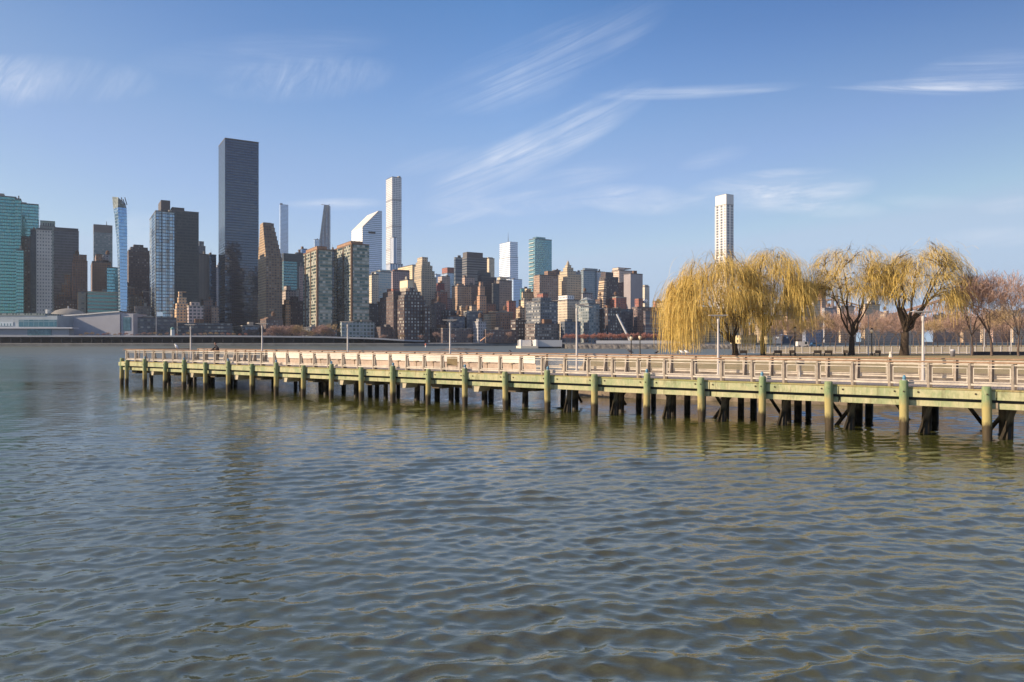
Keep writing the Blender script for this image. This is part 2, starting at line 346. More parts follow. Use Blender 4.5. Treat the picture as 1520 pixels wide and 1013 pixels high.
for i in range(len(park)):
    j = (i+1) % len(park)
    n = max(2, int((out_[i]-out_[j]).length/2.5)); rr = random.Random(i)
    rows = []
    for k in range(n+1):
        t = k/n; a = park[i].lerp(park[j], t); b = out_[i].lerp(out_[j], t)
        w = (rr.random()-.5)*.8 if 0 < k < n else 0
        rows.append([Vector((a.x, a.y, 2.0)), a.lerp(b, .4)+Vector((0, 0, 1.5+w*.5)), a.lerp(b, .8+w*.2)+Vector((0, 0, .5+w*.4)), Vector((b.x, b.y, -.8))])
    for k in range(n):
        for q in range(3): mb.face([rows[k][q], rows[k][q+1], rows[k+1][q+1], rows[k+1][q]])
g = mb.build('river_bank', M_bank); tag(g, kind='structure')
mb = MB(); mb.face([(p.x, p.y, 2.012) for p in (wp(1128, 133), wp(2500, 128), wp(2500, 150), wp(1135, 150))])
g = mb.build('path', mat('paving', (.42, .36, .30), .9, noise=.2)); tag(g, kind='structure')

# ------------------------------------------------------------------ pier
PITCH = 3.05; P0 = Vector((19.76, 30.8, 0)); DIR = Vector((-.826, .5637, 0)); PER = Vector((.5637, .826, 0))
PROT = (0, .0025, math.atan2(-.5637, .826))
PM = Matrix.Translation(P0) @ Euler(PROT).to_matrix().to_4x4()
def s_at(px, w):
    u = (px-CX)/F; B = P0+PER*w
    return (u*B.y-B.x)/(DIR.x-u*DIR.y)
def pl(s, w, z): return Vector((-s, w, z))            # pier coordinates: s metres towards its far end, w across
def plw(s, w, z): return PM @ pl(s, w, z)
def wood_mat(name, c1, c2, c3, rough=.9, wet=None, top=None):
    m = bpy.data.materials.new(name); m.use_nodes = True; T = m.node_tree; b = T.nodes['Principled BSDF']; pset(b, rough=rough, spec=.25)
    t = mk(T, 'ShaderNodeNewGeometry'); sep = mk(T, 'ShaderNodeSeparateXYZ', {0: t.outputs['Position']})
    n1 = mk(T, 'ShaderNodeTexNoise', {'Vector': t.outputs['Position'], 'Scale': 1.1, 'Detail': 5.0, 'Roughness': .7})
    mp = mk(T, 'ShaderNodeMapping', {'Vector': t.outputs['Position'], 'Scale': (9, 9, 2.2)})
    n2 = mk(T, 'ShaderNodeTexNoise', {'Vector': mp.outputs[0], 'Scale': 1.0, 'Detail': 6.0, 'Roughness': .7})
    f1 = m_(T, 'MULTIPLY', m_(T, 'SUBTRACT', n1.outputs[0], .40), 5.0, clamp=True)
    f2 = m_(T, 'MULTIPLY', m_(T, 'SUBTRACT', n2.outputs[0], .50), 4.0, clamp=True)
    a = mk(T, 'ShaderNodeMix', {0: f1, 6: (*c1, 1), 7: (*c2, 1)}, data_type='RGBA')
    c = mk(T, 'ShaderNodeMix', {0: m_(T, 'MULTIPLY', f2, .65), 6: a.outputs[2], 7: (*c3, 1)}, data_type='RGBA')
    o = c.outputs[2]
    if top:   # ochre bleached band between the paint and the tide mark
        zz = m_(T, 'ADD', sep.outputs[2], m_(T, 'MULTIPLY', m_(T, 'SUBTRACT', n1.outputs[0], .5), 1.2))
        ff = m_(T, 'MULTIPLY', m_(T, 'SUBTRACT', 1.62, zz), 3.0, clamp=True)
        o = mk(T, 'ShaderNodeMix', {0: m_(T, 'MULTIPLY', ff, .85), 6: o, 7: (*top, 1)}, data_type='RGBA').outputs[2]
    if wet:
        zz = m_(T, 'ADD', sep.outputs[2], m_(T, 'MULTIPLY', m_(T, 'SUBTRACT', n2.outputs[0], .5), .55))
        ff = m_(T, 'MULTIPLY', m_(T, 'SUBTRACT', .80, zz), 5.0, clamp=True)
        wc = mk(T, 'ShaderNodeMix', {0: f2, 6: (*wet, 1), 7: (.085, .062, .032, 1)}, data_type='RGBA')
        o = mk(T, 'ShaderNodeMix', {0: ff, 6: o, 7: wc.outputs[2]}, data_type='RGBA').outputs[2]
        T.links.new(m_(T, 'SUBTRACT', rough, m_(T, 'MULTIPLY', ff, .35)), b.inputs['Roughness'])
    mg = mk(T, 'ShaderNodeMapping', {'Vector': t.outputs['Position'], 'Scale': (3.2, 3.2, .7)})
    n3 = mk(T, 'ShaderNodeTexNoise', {'Vector': mg.outputs[0], 'Scale': 1.0, 'Detail': 7.0, 'Roughness': .75, 'Distortion': .6})
    grime = m_(T, 'MULTIPLY', m_(T, 'SUBTRACT', n3.outputs[0], .53), 6.0, clamp=True)
    o = mk(T, 'ShaderNodeMix', {0: m_(T, 'MULTIPLY', grime, .62), 6: o, 7: (.10, .075, .04, 1)}, data_type='RGBA').outputs[2]
    T.links.new(o, b.inputs['Base Color'])
    bp = mk(T, 'ShaderNodeBump', {'Height': n2.outputs[0], 'Strength': .5, 'Distance': .03}); T.links.new(bp.outputs[0], b.inputs['Normal'])
    return m
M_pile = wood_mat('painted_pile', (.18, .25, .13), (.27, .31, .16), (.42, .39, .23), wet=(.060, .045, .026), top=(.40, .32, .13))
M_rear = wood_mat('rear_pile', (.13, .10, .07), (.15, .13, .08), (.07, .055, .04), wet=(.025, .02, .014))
M_beam = wood_mat('painted_beam', (.31, .35, .19), (.48, .45, .26), (.62, .56, .38))
M_beam2 = wood_mat('mossy_timber', (.30, .30, .11), (.38, .30, .15), (.22, .15, .07))
M_cap = wood_mat('weathered_cap', (.30, .18, .11), (.40, .26, .17), (.20, .12, .08))
M_rail = mat('pale_rail_paint', (.68, .60, .49), .5, noise=.4, nscale=2.2)
M_post = mat('post_paint', (.40, .33, .26), .55, noise=.35, nscale=5)
M_post_shade = mat('post_shade_brown', (.13, .10, .085), .8, noise=.3, nscale=3)
M_bolt = mat('bolt_iron', (.05, .035, .02), .8)
M_haunch = mat('cast_concrete', (.58, .50, .34), .9, noise=.3, nscale=1.2)
def plank_mat():
    m = bpy.data.materials.new('deck_planks'); m.use_nodes = True; T = m.node_tree; b = T.nodes['Principled BSDF']; pset(b, rough=.75, spec=.3)
    t = mk(T, 'ShaderNodeTexCoord'); sep = mk(T, 'ShaderNodeSeparateXYZ', {0: t.outputs['Object']})
    q = m_(T, 'DIVIDE', sep.outputs[0], .15); gap = m_(T, 'GREATER_THAN', m_(T, 'FRACT', q), .07)
    wn = mk(T, 'ShaderNodeTexWhiteNoise', {'Vector': mk(T, 'ShaderNodeCombineXYZ', {0: m_(T, 'FLOOR', q)}).outputs[0]})
    n = mk(T, 'ShaderNodeTexNoise', {'Vector': t.outputs['Object'], 'Scale': 1.5, 'Detail': 5.0})
    v = m_(T, 'ADD', m_(T, 'MULTIPLY', wn.outputs[0], .25), m_(T, 'MULTIPLY', n.outputs[0], .5))
    c = mk(T, 'ShaderNodeMix', {0: v, 6: (.38, .31, .24, 1), 7: (.54, .46, .37, 1)}, data_type='RGBA')
    c2 = mk(T, 'ShaderNodeMix', {0: gap, 6: (.06, .05, .04, 1), 7: c.outputs[2]}, data_type='RGBA')
    T.links.new(c2.outputs[2], b.inputs['Base Color']); return m
M_deck = plank_mat()
def mesh_mat():
    m = bpy.data.materials.new('wire_mesh'); m.use_nodes = True; T = m.node_tree
    b = T.nodes['Principled BSDF']; b.inputs['Base Color'].default_value = (.45, .38, .30, 1); pset(b, rough=.5, metal=.2)
    uv = mk(T, 'ShaderNodeUVMap', uv_map='UV'); sep = mk(T, 'ShaderNodeSeparateXYZ', {0: uv.outputs[0]})
    a = m_(T, 'LESS_THAN', m_(T, 'FRACT', m_(T, 'DIVIDE', sep.outputs[0], .05)), .035)
    c = m_(T, 'LESS_THAN', m_(T, 'FRACT', m_(T, 'DIVIDE', sep.outputs[1], .05)), .035)
    T.links.new(m_(T, 'MAXIMUM', a, c), b.inputs['Alpha']); return m
M_mesh = mesh_mat()
pier = empty('pier'); pier.matrix_world = PM
tag(pier, 'long timber fishing pier on green painted piles crossing the river', 'pier')
S_END = 22.3*PITCH; S_NEAR = -14.0; DW = 7.4
# the piles along the near side (measured positions) and rear rows
PX = [1465.6, 1342, 1231, 1131, 1041.6, 960, 882.5, 813, 750.3, 690, 635.7, 583.6, 536.7, 492, 450, 410, 373.5, 338.5, 305, 273, 245, 215, 188]
ss = [s_at(p, 0) for p in PX]; ss = [-3*PITCH, -2*PITCH, -PITCH]+ss
rng = random.Random(3)
def pile_mb(r, z1, lean=0, cap=True):
    prof = [(r*.95, -2.5), (r*.97, .15), (r*1.05, .45), (r*1.0, .9), (r*1.02, 1.5), (r*.97, z1-.08), (r*.84, z1)]
    return MB().lathe(prof, n=14)
pa = pile_mb(.178, 2.27).build('pile', M_pile, pier, True)
used = False
for i, s in enumerate(ss):
    o = pa if not used else pa.copy()
    if used: COL.objects.link(o); o.parent = pier
    used = True
    tall = (i % 2 == 0)
    o.location = pl(s, rng.uniform(-.02, .02), 0); o.rotation_euler = (rng.uniform(-.022, .022), rng.uniform(-.022, .022), rng.uniform(0, 6))
    o.scale = (rng.uniform(.93, 1.06),)*2+(1.06 if tall else rng.uniform(.985, 1.0),)
    mbb = MB(); mbb.bar((0, -.20, 1.92), (0, -.165, 1.92), .035, n=8)
    if tall:   # painted metal cone on every second pile
        c = MB().lathe([(.07, 2.40), (.06, 2.47), (.08, 2.50), (.08, 2.54), (.04, 2.60), (.01, 2.63)], n=10)
        c.build('pile_marker', [mat('blue_cap', (.10, .25, .36), .5)], pier, True, loc=pl(s, 0, 0))
        c = MB().lathe([(.10, 2.36), (.085, 2.42)], n=10); c.build('marker_base', mat('white_base', (.65, .66, .66), .6), pier, True, loc=pl(s, 0, 0))
    mbb.build('bolt', M_bolt, pier, loc=pl(s, 0, 0))
# corner pile at the far end
o = pa.copy(); COL.objects.link(o); o.parent = pier; o.location = pl(S_END+.45, .25, 0)
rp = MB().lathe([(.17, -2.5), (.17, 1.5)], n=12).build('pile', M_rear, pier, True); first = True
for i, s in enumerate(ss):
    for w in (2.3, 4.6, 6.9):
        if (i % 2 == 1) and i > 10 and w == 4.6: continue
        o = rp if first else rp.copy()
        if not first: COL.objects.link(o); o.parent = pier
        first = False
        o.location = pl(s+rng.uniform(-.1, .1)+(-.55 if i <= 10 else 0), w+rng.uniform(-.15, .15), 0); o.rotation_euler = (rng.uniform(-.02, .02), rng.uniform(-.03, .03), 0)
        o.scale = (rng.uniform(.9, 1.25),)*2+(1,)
# fascia beams, lapped in lengths
k = 0
for a in range(-4, 24, 2):
    s0, s1 = a*PITCH-.3, (a+2)*PITCH-.34
    s1 = min(s1, S_END+.5)
    if s0 > S_END: break
    jit = rng.uniform(-.012, .012)
    b = MB().box(-s1, -s0, .10, .40, 1.68+jit, 2.03+jit)
    b.build('fascia_beam', M_beam, pier)
    MB().box(-s1+.02, -s0-.02, .24+jit, .52, 1.30+jit, 1.54+jit).build('lower_beam', M_beam, pier)
MB().box(-S_END-.45, -S_NEAR, .12, .56, 2.035, 2.10).build('edge_board', M_beam2, pier)
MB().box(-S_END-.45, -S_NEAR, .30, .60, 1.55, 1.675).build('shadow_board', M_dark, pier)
MB().box(-S_END-.45, -S_NEAR, .57, DW, 2.02, 2.11).build('deck', M_deck, pier)
MB().box(-S_END-.45, -S_NEAR, DW+.003, DW+.35, 1.68, 2.09).build('fascia_beam', M_beam, pier)
MB().box(-S_END-.75, -S_END-.455, .10, DW+.3, 1.68, 2.03).build('fascia_beam', M_beam, pier)
# bolts along the beams
for s in [ss[3]+i*PITCH for i in range(0, 12)]:
    for d in (.42, 2.55):
        b = MB(); b.bar((-s-d, .07, 1.90), (-s-d, .10, 1.90), .04, n=8); b.build('bolt', M_bolt, pier)
# stringers and cross caps below the deck
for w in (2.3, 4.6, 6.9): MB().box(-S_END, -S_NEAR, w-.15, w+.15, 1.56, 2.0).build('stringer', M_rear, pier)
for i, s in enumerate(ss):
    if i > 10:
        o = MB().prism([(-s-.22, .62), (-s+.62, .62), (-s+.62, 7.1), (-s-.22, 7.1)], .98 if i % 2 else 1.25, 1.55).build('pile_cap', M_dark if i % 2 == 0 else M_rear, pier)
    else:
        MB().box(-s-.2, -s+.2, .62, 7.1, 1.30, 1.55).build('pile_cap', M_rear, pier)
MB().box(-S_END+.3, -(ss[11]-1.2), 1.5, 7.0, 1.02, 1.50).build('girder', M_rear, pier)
for i, s in enumerate(ss):                      # pale concrete ends of the caps beside every second pile of the outer half
    if i > 10 and i % 2 == 0:
        mb = MB(); x = -s
        a = [(x+.28, 1.30), (x+.92, 1.30), (x+.80, .92), (x+.42, .92)]
        mb.face([(p, .32, q) for p, q in a]); mb.face([(p, 1.5, q) for p, q in reversed(a)])
        for q in range(4):
            p0, p1 = a[q], a[(q+1) % 4]; mb.face([(p0[0], .32, p0[1]), (p0[0], 1.5, p0[1]), (p1[0], 1.5, p1[1]), (p1[0], .32, p1[1])])
        mb.build('haunch', M_haunch, pier)
    if i <= 10:                                  # raking braces under the inner half
        b = MB(); b.bar((-s+.95, .9, 1.35), (-s+.30, 1.2, -.6), .10, n=4); b.build('brace', M_rear, pier)
        b = MB(); b.bar((-s-.3, 4.6, .2), (-s-1.2, 4.7, 1.5), .09, n=4); b.build('brace', M_rear, pier)
        if i % 2: b = MB(); b.bar((-s-.4, 2.3, -.4), (-s+.9, 2.5, 1.5), .09, n=4); b.build('brace', M_rear, pier)
        o = rp.copy(); COL.objects.link(o); o.parent = pier; o.location = pl(s-.75, 1.15, 0); o.scale = (.85, .85, .9); o.name = 'pile'

def railing(w, side, s0, s1, offs, lab):
    rl = empty('railing'); rl.parent = pier
    n = int((s1-s0)/1.525); first = None; pst = []
    k0 = math.ceil((s0-offs)/1.525); posts = []
    k = k0
    while offs+k*1.525 <= s1+.01: posts.append(offs+k*1.525); k += 1
    d = -side                                  # side -1: outer face towards the camera
    for s in posts:
        if first is None:
            b = MB(); t = .035
            pr = [(-.02*d, 3.17), (.10*d, 3.17), (.34*d, 2.06), (-.04*d, 2.06)]     # tapered fin across the pier
            b.face([(-t, p, q) for p, q in pr]); b.face([(t, p, q) for p, q in reversed(pr)])
            for q in range(4):
                a, c = pr[q], pr[(q+1) % 4]; b.face([(-t, a[0], a[1]), (t, a[0], a[1]), (t, c[0], c[1]), (-t, c[0], c[1])])
            b.box(-.085, .005, -.055, -.042, 2.0, 3.16)
            first = o = b.build('post', M_post, rl); dk_ = MB().box(.037, .12, .02*d-.04, .02*d+.04, 2.02, 3.17).build('post_shade_strip', M_post_shade, o)  # dark strip right of the post: its shaded side put into the colour
        else: o = copy_tree(first, rl)
        o.location = pl(s, w, 0)
    a0, a1 = posts[0], posts[-1]
    MB().box(-a1-.08, -a0+.08, w-.09, w+.10, 3.19, 3.25).build('cap_rail', M_cap, rl)
    b = MB(); b.box(-a1, -a0, w-.035, w+.005, 3.09, 3.14); b.build('top_bar', M_rail, rl)
    b = MB(); b.box(-a1, -a0, w-.04, w+.012, 2.24, 2.32); b.build('kick_rail', M_rail, rl)
    for p, q in zip(posts, posts[1:]):
        b = MB(); x0, x1 = -q+.10, -p-.10
        b.box(x0, x1, w-.03, w+.0, 2.96, 3.0); b.box(x0, x1, w-.03, w+.0, 2.36, 2.40)
        b.box(x0, x0+.035, w-.03, w+.0, 2.402, 2.958); b.box(x1-.035, x1, w-.03, w+.0, 2.402, 2.958)
        f = b.build('panel_frame', M_rail, rl)
        b = MB(); b.face([(x0+.036, w-.012, 2.41), (x1-.036, w-.012, 2.41), (x1-.036, w-.012, 2.95), (x0+.036, w-.012, 2.95)], [(0, 0), (x1-x0, 0), (x1-x0, .54), (0, .54)])
        b.build('mesh_infill', M_mesh, f)
    return rl
railing(.32, -1, S_NEAR, S_END+.3, s_at(1440, .3), '')
railing(DW-.12, 1, S_NEAR, S_END+.3, s_at(1471, DW-.12), '')
# railing across the far end
rl = empty('railing'); rl.parent = pier; x = -S_END-.35
for w in np.linspace(.6, DW-.4, 6): MB().box(x-.03, x+.03, w-.05, w+.05, 2.06, 3.18).build('post', M_post, rl)
MB().box(x-.09, x+.09, .43, DW-.23, 3.192, 3.252).build('cap_rail', M_cap, rl)
MB().box(x-.02, x+.02, .3, DW-.15, 3.09, 3.14).build('top_bar', M_rail, rl)
MB().box(x-.02, x+.02, .3, DW-.15, 2.24, 2.32).build('kick_rail', M_rail, rl)

# long pale counter and fixed stools on the outer half of the pier
M_pale = mat('pale_counter', (.80, .72, .62), .45, noise=.12, nscale=1)
ct = empty('bar_counter'); ct.matrix_world = PM
tag(ct, 'long pale counter running down the middle of the pier behind fixed stools', 'counter')
ca, cb = s_at(792, 3.7), s_at(392, 3.7); n = 40
top = [pl(ca+(cb-ca)*t/n, 3.9+.35*math.sin(t*.33), 0) for t in range(n+1)]
b = MB()
for p, q in zip(top, top[1:]):
    for (y0, z0), (y1, z1) in (((-.04, 2.62), (-.04, 3.12)), ((-.04, 3.12), (.5, 3.14)), ((.5, 3.14), (.5, 2.98)), ((.5, 2.98), (.02, 2.94)), ((.02, 2.94), (.02, 2.60))):
        b.face([(p.x, p.y+y0, z0), (q.x, q.y+y0, z0), (q.x, q.y+y1, z1), (p.x, p.y+y1, z1)])
b.build('counter_top', M_pale, ct, True)
b = MB()
for p, q in zip(top, top[1:]): b.face([(p.x, p.y+.12, 2.115), (q.x, q.y+.12, 2.115), (q.x, q.y+.05, 2.62), (p.x, p.y+.05, 2.62)])
b.build('counter_base', mat('counter_base', (.55, .43, .34), .7, noise=.3), ct, True)
M_stool = mat('stool_wood', (.42, .30, .18), .6, noise=.3)
stool = None
for k_, px in enumerate([462, 476, 503, 526, 591, 618, 643, 696, 723, 760, 835]):
    s = s_at(px, 2.6); lb = None
    if stool is None:
        stool = empty('stool'); MB().lathe([(.20, 2.60), (.21, 2.64), (.20, 2.68)], n=14).build('seat', M_stool, stool, True)
        MB().lathe([(.13, 2.115), (.12, 2.14), (.04, 2.18), (.035, 2.60)], n=10).build('pedestal', M_stool, stool, True); o = stool
    else: o = copy_tree(stool)
    o.matrix_world = PM @ Matrix.Translation(pl(s, 2.6, 0))
    tag(o, None, 'stool', 'fixed stools in front of the pale counter')
    o['label'] = ['leftmost round wooden stool on the pier', 'second round wooden stool from the left on the pier', 'stool just left of the second lamp from the person', 'round stool just right of that third pier lamp',
      'wooden stool midway between third and fourth pier lamps', 'wooden stool left of the fourth pier lamp', 'stool nearest the left side of the brown notice board', 'stool just right of the brown notice board',
      'second stool to the right of the brown notice board', 'wooden stool left of the fifth pier lamp', 'rightmost wooden stool beside the fifth pier lamp'][k_]
# board seen behind the railing
nb = empty('notice_board'); nb.matrix_world = PM @ Matrix.Translation(pl(s_at(671, 1.6), 1.6, 0)) @ Matrix.Rotation(.35, 4, 'Z')
tag(nb, 'brown notice board standing behind the near railing in the middle of the pier', 'notice board')
MB().box(-.36, .36, -.02, .02, 2.45, 3.02).build('board', mat('board_brown', (.30, .22, .10), .7, noise=.3), nb)
MB().box(-.35, -.30, .025, .06, 2.11, 3.0).build('leg', M_post, nb); MB().box(.30, .35, .025, .06, 2.11, 3.0).build('leg', M_post, nb)
# tall lookout binocular / grill shapes near the right
vw = empty('viewer'); vw.matrix_world = PM @ Matrix.Translation(pl(s_at(1187, 3.2), 3.2, 0))
tag(vw, 'grey coin viewer on a round pedestal standing on the pier deck', 'viewer')
MB().lathe([(.16, 2.115), (.15, 2.2), (.07, 2.25), (.07, 2.85), (.12, 2.9)], n=12).build('pedestal', mat('viewer_grey', (.32, .30, .27), .5, metal=.4), vw, True)
b = MB(); b.bar((-.2, 0, 3.02), (.2, 0, 3.02), .14, n=12); b.build('housing', mat('viewer_grey', (.3, .3, .3)), vw, True)
b = MB(); b.bar((-.08, -.02, 3.02), (-.08, -.24, 3.02), .05, n=8); b.bar((.08, -.02, 3.02), (.08, -.24, 3.02), .05, n=8); b.build('eyepiece', M_bolt, vw)

# pier lamps
M_lamp = mat('lamp_paint', (.52, .48, .44), .45, noise=.12, nscale=3)
def make_lamp():
    r = empty('pier_lamp')
    MB().lathe([(.15, 0), (.15, .03), (.075, .05), (.055, 2.9), (.05, 3.0), (.075, 3.05), (.075, 3.3), (.03, 3.36)], n=12).build('pole', M_lamp, r, True)
    b = MB(); b.prism([(-.54, -.2), (.54, -.2), (.54, .2), (-.54, .2)], 3.50, 3.53); b.build('lamp_plate', M_lamp, r)
    b = MB(); b.box(-.4, .4, -.12, .12, 3.46, 3.497); b.build('diffuser', mat('lamp_glass', (.5, .5, .5), .2), r)
    b = MB(); b.bar((0, 0, 3.34), (0, 0, 3.46), .03); b.bar((-.30, 0, 3.46), (0, 0, 3.30), .012); b.bar((.30, 0, 3.46), (0, 0, 3.30), .012); b.build('bracket', M_lamp, r)
    return r
LP = [(283, 'lamp post nearest the far end of the pier, beside the seagull', 0, 1), (389, 'pier lamp in front of the stepped brown gabled tower, next right of the person', 0, 1), (516, 'pier lamp in front of the twin glass slabs', 0, 1),
      (668, 'pier lamp directly above the brown notice board', 0, 1), (856, 'pier lamp with its flat head tilted, beside the white granite monument', .14, 1.24), (1066, 'pier lamp in front of the yellow weeping willow', 0, 1.0), (1370, 'rightmost white pier lamp, right of the thick dark willow trunk', 0, 1.0)]
lp0 = None
for px, lb, tl, sc_ in LP:
    r = make_lamp() if lp0 is None else copy_tree(lp0)
    lp0 = lp0 or r; wv_ = 6.3
    loc = plw(s_at(px, wv_), wv_, 2.112); r.location = loc; r.rotation_euler = (0, 0, PROT[2]+.5); r.scale = (1, 1, sc_)
    if sc_ > 1: r.rotation_euler = (.0, .0, .1); [setattr(c, 'rotation_euler', (0, tl, 0)) for c in r.children if c.name.startswith(('lamp_plate', 'diffuser'))]
    tag(r, lb, 'lamp', 'lamps along the pier')

# ------------------------------------------------------------------ city
BROWN = (.27, .165, .115); TAN = (.45, .32, .20); CREAM = (.60, .49, .34); GREY = (.36, .35, .36); DKGREY = (.095, .105, .125); WHITE = (.72, .70, .68)
DBROWN = (.12, .088, .082); PINK = (.42, .29, .25); RED = (.30, .12, .09); SAND = (.54, .42, .29)
ST = {
 'brick': dict(wall=BROWN, bay=2.6, fl=3.1, wf=.45, hf=.52, metal=.1), 'tan': dict(wall=TAN, bay=2.8, fl=3.1, wf=.45, hf=.52, metal=.1),
 'cream': dict(wall=CREAM, bay=2.8, fl=3.2, wf=.42, hf=.52, metal=.1), 'sand': dict(wall=SAND, bay=3.2, fl=3.2, wf=.5, hf=.5, metal=.15),
 'grey': dict(wall=GREY, bay=3.0, fl=3.3, wf=.5, hf=.5, metal=.2), 'pink': dict(wall=PINK, bay=3.0, fl=3.2, wf=.5, hf=.5, metal=.15),
 'dark': dict(wall=DBROWN, bay=2.8, fl=3.1, wf=.45, hf=.5, metal=.3, blind=.9), 'darkgrey': dict(wall=DKGREY, bay=3.2, fl=3.6, wf=.8, hf=.55, metal=.35),
 'prewar': dict(wall=(.075, .052, .05), bay=3.6, fl=3.4, wf=.5, hf=.6, metal=.2, blind=3.0), 'red': dict(wall=RED, bay=3, fl=3.1, wf=.4, hf=.5, metal=.1),
 'teal': dict(wall=(.10, .21, .20), glass=(.15, .37, .35), bay=1.6, fl=3.6, wf=.86, hf=.66, metal=.75, blind=.2),
 'blackglass': dict(wall=(.030, .034, .042), glass=(.10, .125, .165), bay=2.6, fl=3.4, wf=.88, hf=.80, metal=.8, blind=.03),
 'dkslab': dict(wall=(.05, .055, .065), glass=(.06, .075, .09), bay=1.5, fl=3.6, wf=.7, hf=.6, metal=.5, blind=.15),
 'blueglass': dict(wall=(.22, .30, .38), glass=(.30, .47, .66), bay=1.8, fl=3.6, wf=.92, hf=.86, metal=.85, blind=.1),
 'glassgrid': dict(wall=(.16, .19, .21), glass=(.24, .32, .36), bay=3.0, fl=3.2, wf=.8, hf=.62, metal=.7, blind=1.2),
 'bands': dict(wall=(.24, .24, .19), glass=(.045, .08, .085), bay=3.0, fl=3.6, wf=.96, hf=.62, metal=.5, blind=1.5),
 'white': dict(wall=WHITE, glass=(.18, .22, .28), bay=3.0, fl=4, wf=.55, hf=.6, metal=.3), 'citi': dict(wall=(.60, .66, .74), glass=(.30, .38, .48), bay=60, fl=4.2, wf=1.1, hf=.42, metal=.5, blind=.1),
 'park': dict(wall=(.62, .60, .57), glass=(.20, .24, .30), bay=4.6, fl=4.6, wf=.62, hf=.62, metal=.4, blind=.3),
 'paleblue': dict(wall=(.42, .50, .60), glass=(.36, .47, .62), bay=3, fl=4, wf=.8, hf=.7, metal=.6, blind=.2),
 'gridlit': dict(wall=(.50, .38, .22), glass=(.10, .09, .09), bay=3.4, fl=3.0, wf=.62, hf=.55, metal=.2, blind=.3),
 'greystripe': dict(wall=(.30, .28, .27), glass=(.20, .20, .21), bay=1.8, fl=60, wf=.45, hf=1.1, metal=.1, blind=.1),
 'blank': dict(wall=(.36, .34, .33), bay=8, fl=4.2, wf=.25, hf=.3, metal=.1),
}
def sty(s, **k):
    d = dict(ST[s]); d.update(k); return facade(name=s+'_facade', **d)
M_roof = mat('roof_grey', (.16, .15, .15), .9, noise=.4, nscale=.1); M_roofl = mat('roof_pale', (.42, .38, .32), .9, noise=.3, nscale=.1)
M_roofb = mat('roof_brown', (.24, .14, .09), .9, noise=.3, nscale=.1); M_tank = mat('tank_wood', (.16, .10, .07), .9, noise=.3, nscale=1)
BL = []
def footprint(x0, xs, x1, Y, rot, b=None, a=None):
    c, s = math.cos(R(rot)), math.sin(R(rot)); Cp = wp(xs, Y); uR = (x1-CX)/F; uL = (x0-CX)/F
    if a is None:
        a = (uR*Cp.y-Cp.x)/(c-uR*s)
        if not 2 < a < 140: a = 30
    if b is None:
        den = s+uL*c; b = (Cp.x-uL*Cp.y)/den if abs(den) > .02 else 40
        if xs <= x0 or b < 3: b = 26
        b = min(b, 70)
    return Cp, a, b
